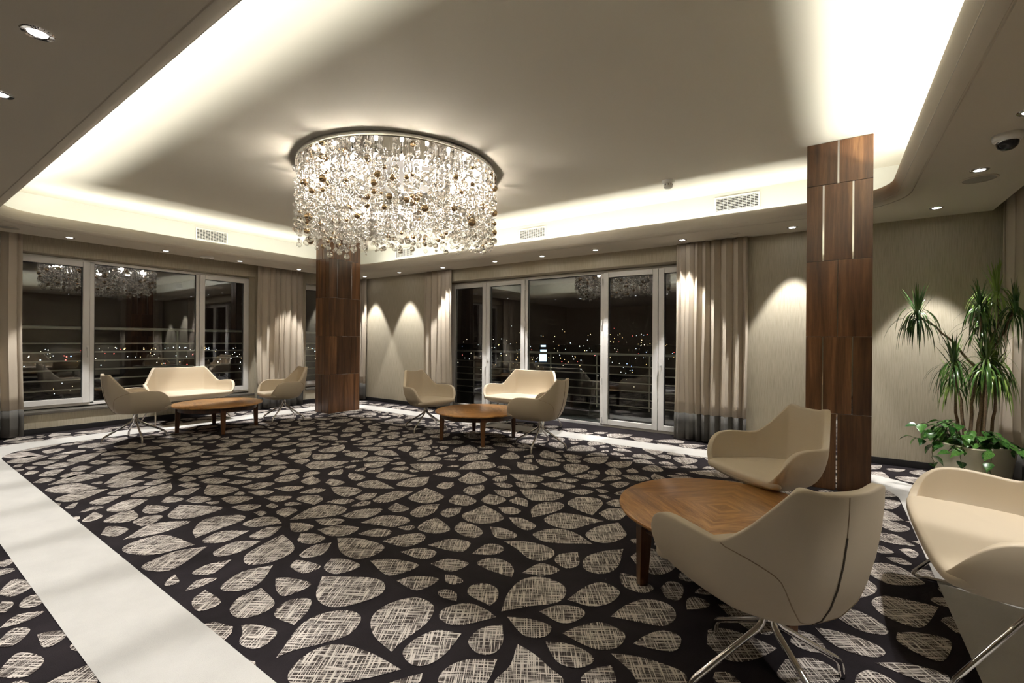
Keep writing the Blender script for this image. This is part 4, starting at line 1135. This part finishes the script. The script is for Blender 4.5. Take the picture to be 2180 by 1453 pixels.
# ------------------------------------------------------------------ planter with dracaena and trailing pothos
PX, PY = 1.00, 5.42
pt = empty('planter', (PX, PY, 0.003), math.radians(40), 'cream tapered planter in the corner behind the sofa', 'planter')
def sq(h, z, r=.06): return [(x, y, z) for x, y in rrect(-h, h, -h, h, r, 5)]
MB().loops([sq(.165, 0), sq(.205, .375), sq(.215, .395), sq(.212, .402), sq(.195, .402), sq(.19, .36)], True, True, False).build('pot', M['pot'], pt, smooth=True, sharp=40)
MB().loops([sq(.194, .355), sq(.15, .368), sq(.05, .372, .03)], True, True, True).build('soil', M['soil'], pt, smooth=True)

dr = empty('dracaena', (PX, PY, .37), 0, 'tall branching dracaena with drooping strap leaves in the planter', 'plant')
rp = random.Random(5)
def W2L(p): return (p[0] - PX, p[1] - PY, p[2] - .37)
heads = [((.64, 5.40, 1.545), .30, 80), ((1.14, 5.42, 1.70), .32, 85), ((1.03, 5.36, 1.58), .27, 60), ((1.08, 5.46, 1.44), .28, 60),
         ((.87, 5.34, 1.11), .29, 80), ((1.06, 5.30, 1.13), .33, 90), ((1.22, 5.30, 1.56), .25, 60), ((.90, 5.48, .95), .25, 55), ((1.13, 5.40, 1.04), .30, 110)]
fork = (1.07, 5.42, 1.15)
paths = [[(.98, 5.42, .36), (1.0, 5.43, .75), (1.02, 5.42, 1.05), (.86, 5.41, 1.28), (.76, 5.40, 1.40), (.64, 5.40, 1.50)],
         [(1.05, 5.45, .36), (1.07, 5.44, .8), (1.09, 5.43, 1.2), (1.15, 5.42, 1.45), (1.14, 5.42, 1.70)],
         [(1.02, 5.40, .36), (1.05, 5.40, .8), (1.05, 5.39, 1.2), (1.03, 5.37, 1.55)],
         [(1.07, 5.42, 1.0), (1.08, 5.45, 1.25), (1.08, 5.46, 1.42)],
         [(.95, 5.38, .36), (.93, 5.37, .7), (.88, 5.35, .95), (.87, 5.34, 1.09)],
         [(1.05, 5.36, .36), (1.06, 5.33, .75), (1.06, 5.30, 1.10)],
         [(1.10, 5.42, 1.15), (1.18, 5.40, 1.36), (1.22, 5.30, 1.54)],
         [(.93, 5.44, .36), (.91, 5.47, .65), (.90, 5.48, .93)],
         [(1.1, 5.42, .36), (1.13, 5.42, .7), (1.13, 5.40, 1.02)]]
for P in paths:
    Q = []
    for i in range(len(P) - 1):
        for k in range(4):
            t = k / 4; a = np.array(P[i]); b_ = np.array(P[i + 1])
            Q.append(tuple(a + (b_ - a) * t + (np.array([rp.uniform(-1, 1), rp.uniform(-1, 1), 0]) * .006 if (i or k) else 0)))
    Q.append(P[-1])
    MB().tube([W2L(q) for q in Q], [.013 - .006 * i / len(Q) for i in range(len(Q))], 7).build('stem', M['bark'], dr, smooth=True, sharp=80)
for (hc, Lh, cnt) in heads:
    m = MB(); c = np.array(W2L(hc))
    for k in range(cnt):
        az = rp.uniform(0, 2 * PI); el = rp.choice([rp.uniform(-.1, .7), rp.uniform(.2, 1.2), rp.uniform(1.0, 1.5)]) if rp.random() < .8 else rp.uniform(.9, 1.5)
        L = Lh * rp.uniform(.8, 1.3); wd = rp.uniform(.0055, .009)
        if el > 1.1: L *= .75
        dirv = np.array([math.cos(az) * math.cos(el), math.sin(az) * math.cos(el), math.sin(el)])
        side = np.array([-math.sin(az), math.cos(az), 0])
        p = c + np.array([0, 0, rp.uniform(-.10, .02)]); g = rp.uniform(1.3, 2.6) if el < 1.1 else rp.uniform(.05, .4)
        seg = 7; prev = []
        b0 = len(m.v)
        v = dirv.copy()
        for s in range(seg + 1):
            t = s / seg
            ww = wd * (0.55 + 1.2 * t if t < .35 else max(.03, (1 - t) / .65) ** .7)
            nrm = np.cross(v, side); nrm /= (np.linalg.norm(nrm) + 1e-6)
            m.v += [tuple(p - side * ww), tuple(p + nrm * ww * -.25), tuple(p + side * ww)]
            v = v + np.array([0, 0, -g * 2.2 / seg]); v /= np.linalg.norm(v)
            p = p + v * L / seg
        wx = max(q[0] for q in m.v[b0:]) + PX; wy = max(q[1] for q in m.v[b0:]) + PY
        if wx > 1.285 or wy > 6.05:
            del m.v[b0:]; continue
        for s in range(seg):
            q = b0 + s * 3
            m.f += [(q, q + 1, q + 4, q + 3), (q + 1, q + 2, q + 5, q + 4)]
    o = m.build('leaf_rosette', M['blade'], dr, smooth=True, sharp=80); o['kind'] = 'stuff'

po = empty('pothos', (PX, PY, .37), 0, 'glossy trailing pothos spilling over the planter rim', 'plant')
def pothos_leaf():
    m = MB()
    n = 8; prof = [0, .62, .95, 1.0, .88, .68, .42, .18, 0]
    for i in range(n + 1):
        t = i / n; ww = prof[i] * .36
        zc = -.22 * t * t; xx = t - (.06 if 0 < i < 3 else 0)
        m.v += [(xx, -ww, zc + .10 * prof[i]), (t, 0, zc), (xx, ww, zc + .10 * prof[i])]
    for i in range(n):
        q = i * 3
        m.f += [(q, q + 1, q + 4, q + 3), (q + 1, q + 2, q + 5, q + 4)]
    me = m.mesh('leaf', smooth=True, sharp=80)
    me.materials.append(M['vine']); return me
PLM = pothos_leaf()
def add_leaf(p, az, pitch, roll, s):
    o = link('leaf', PLM, None, po, p)
    o.rotation_euler = (Matrix.Rotation(az, 3, 'Z') @ Matrix.Rotation(pitch, 3, 'Y') @ Matrix.Rotation(roll, 3, 'X')).to_euler()
    o.scale = (s, s, s)
def vine(pts, nleaf, smin=.075, smax=.115):
    P = [np.array(q, float) for q in pts]; Q = []
    for i in range(len(P) - 1):
        for k in range(5): Q.append(P[i] + (P[i + 1] - P[i]) * k / 5 + np.array([rp.uniform(-1, 1) for _ in range(3)]) * .006)
    Q.append(P[-1])
    MB().tube([tuple(q) for q in Q], .0028, 5).build('vine', M['vstem'], po, smooth=True, sharp=80)
    for k in range(nleaf):
        i = min(len(Q) - 1, int((k + 1) / nleaf * (len(Q) - 1))); d = Q[i] - Q[max(0, i - 1)]
        az = math.atan2(d[1], d[0]) + rp.uniform(-1.1, 1.1)
        add_leaf(tuple(Q[i]), az, rp.uniform(.05, 1.0), rp.uniform(-.5, .5), rp.uniform(smin, smax))
# traced trailing shoots towards the left, then bushy growth round the rim
vine([(-.12, -.05, .0), (-.22, -.06, .10), (-.33, -.05, .04), (-.42, -.06, .06)], 6)
vine([(-.12, 0, .0), (-.20, .0, .16), (-.30, .0, .18), (-.36, -.02, .16)], 5)
vine([(-.16, -.08, .0), (-.25, -.10, .06), (-.27, -.12, -.06), (-.26, -.13, -.14)], 4, .09, .12)
vine([(-.05, -.15, .0), (-.10, -.24, .06), (-.12, -.29, -.06), (-.10, -.30, -.14)], 4)
vine([(.05, -.17, .0), (.06, -.30, .06), (.04, -.34, -.08), (.04, -.35, -.24)], 5)
for k in range(26):
    a = rp.uniform(PI * .75, PI * 2.05)
    r0 = rp.uniform(.02, .15); r1 = rp.uniform(.17, .30); zt = rp.uniform(.03, .22)
    if r1 * math.cos(a) > .26: continue
    vine([(r0 * math.cos(a), r0 * math.sin(a), 0), (.6 * r1 * math.cos(a), .6 * r1 * math.sin(a), zt), (r1 * math.cos(a), r1 * math.sin(a), zt - rp.uniform(-.03, .08))], rp.choice([3, 4, 5]))
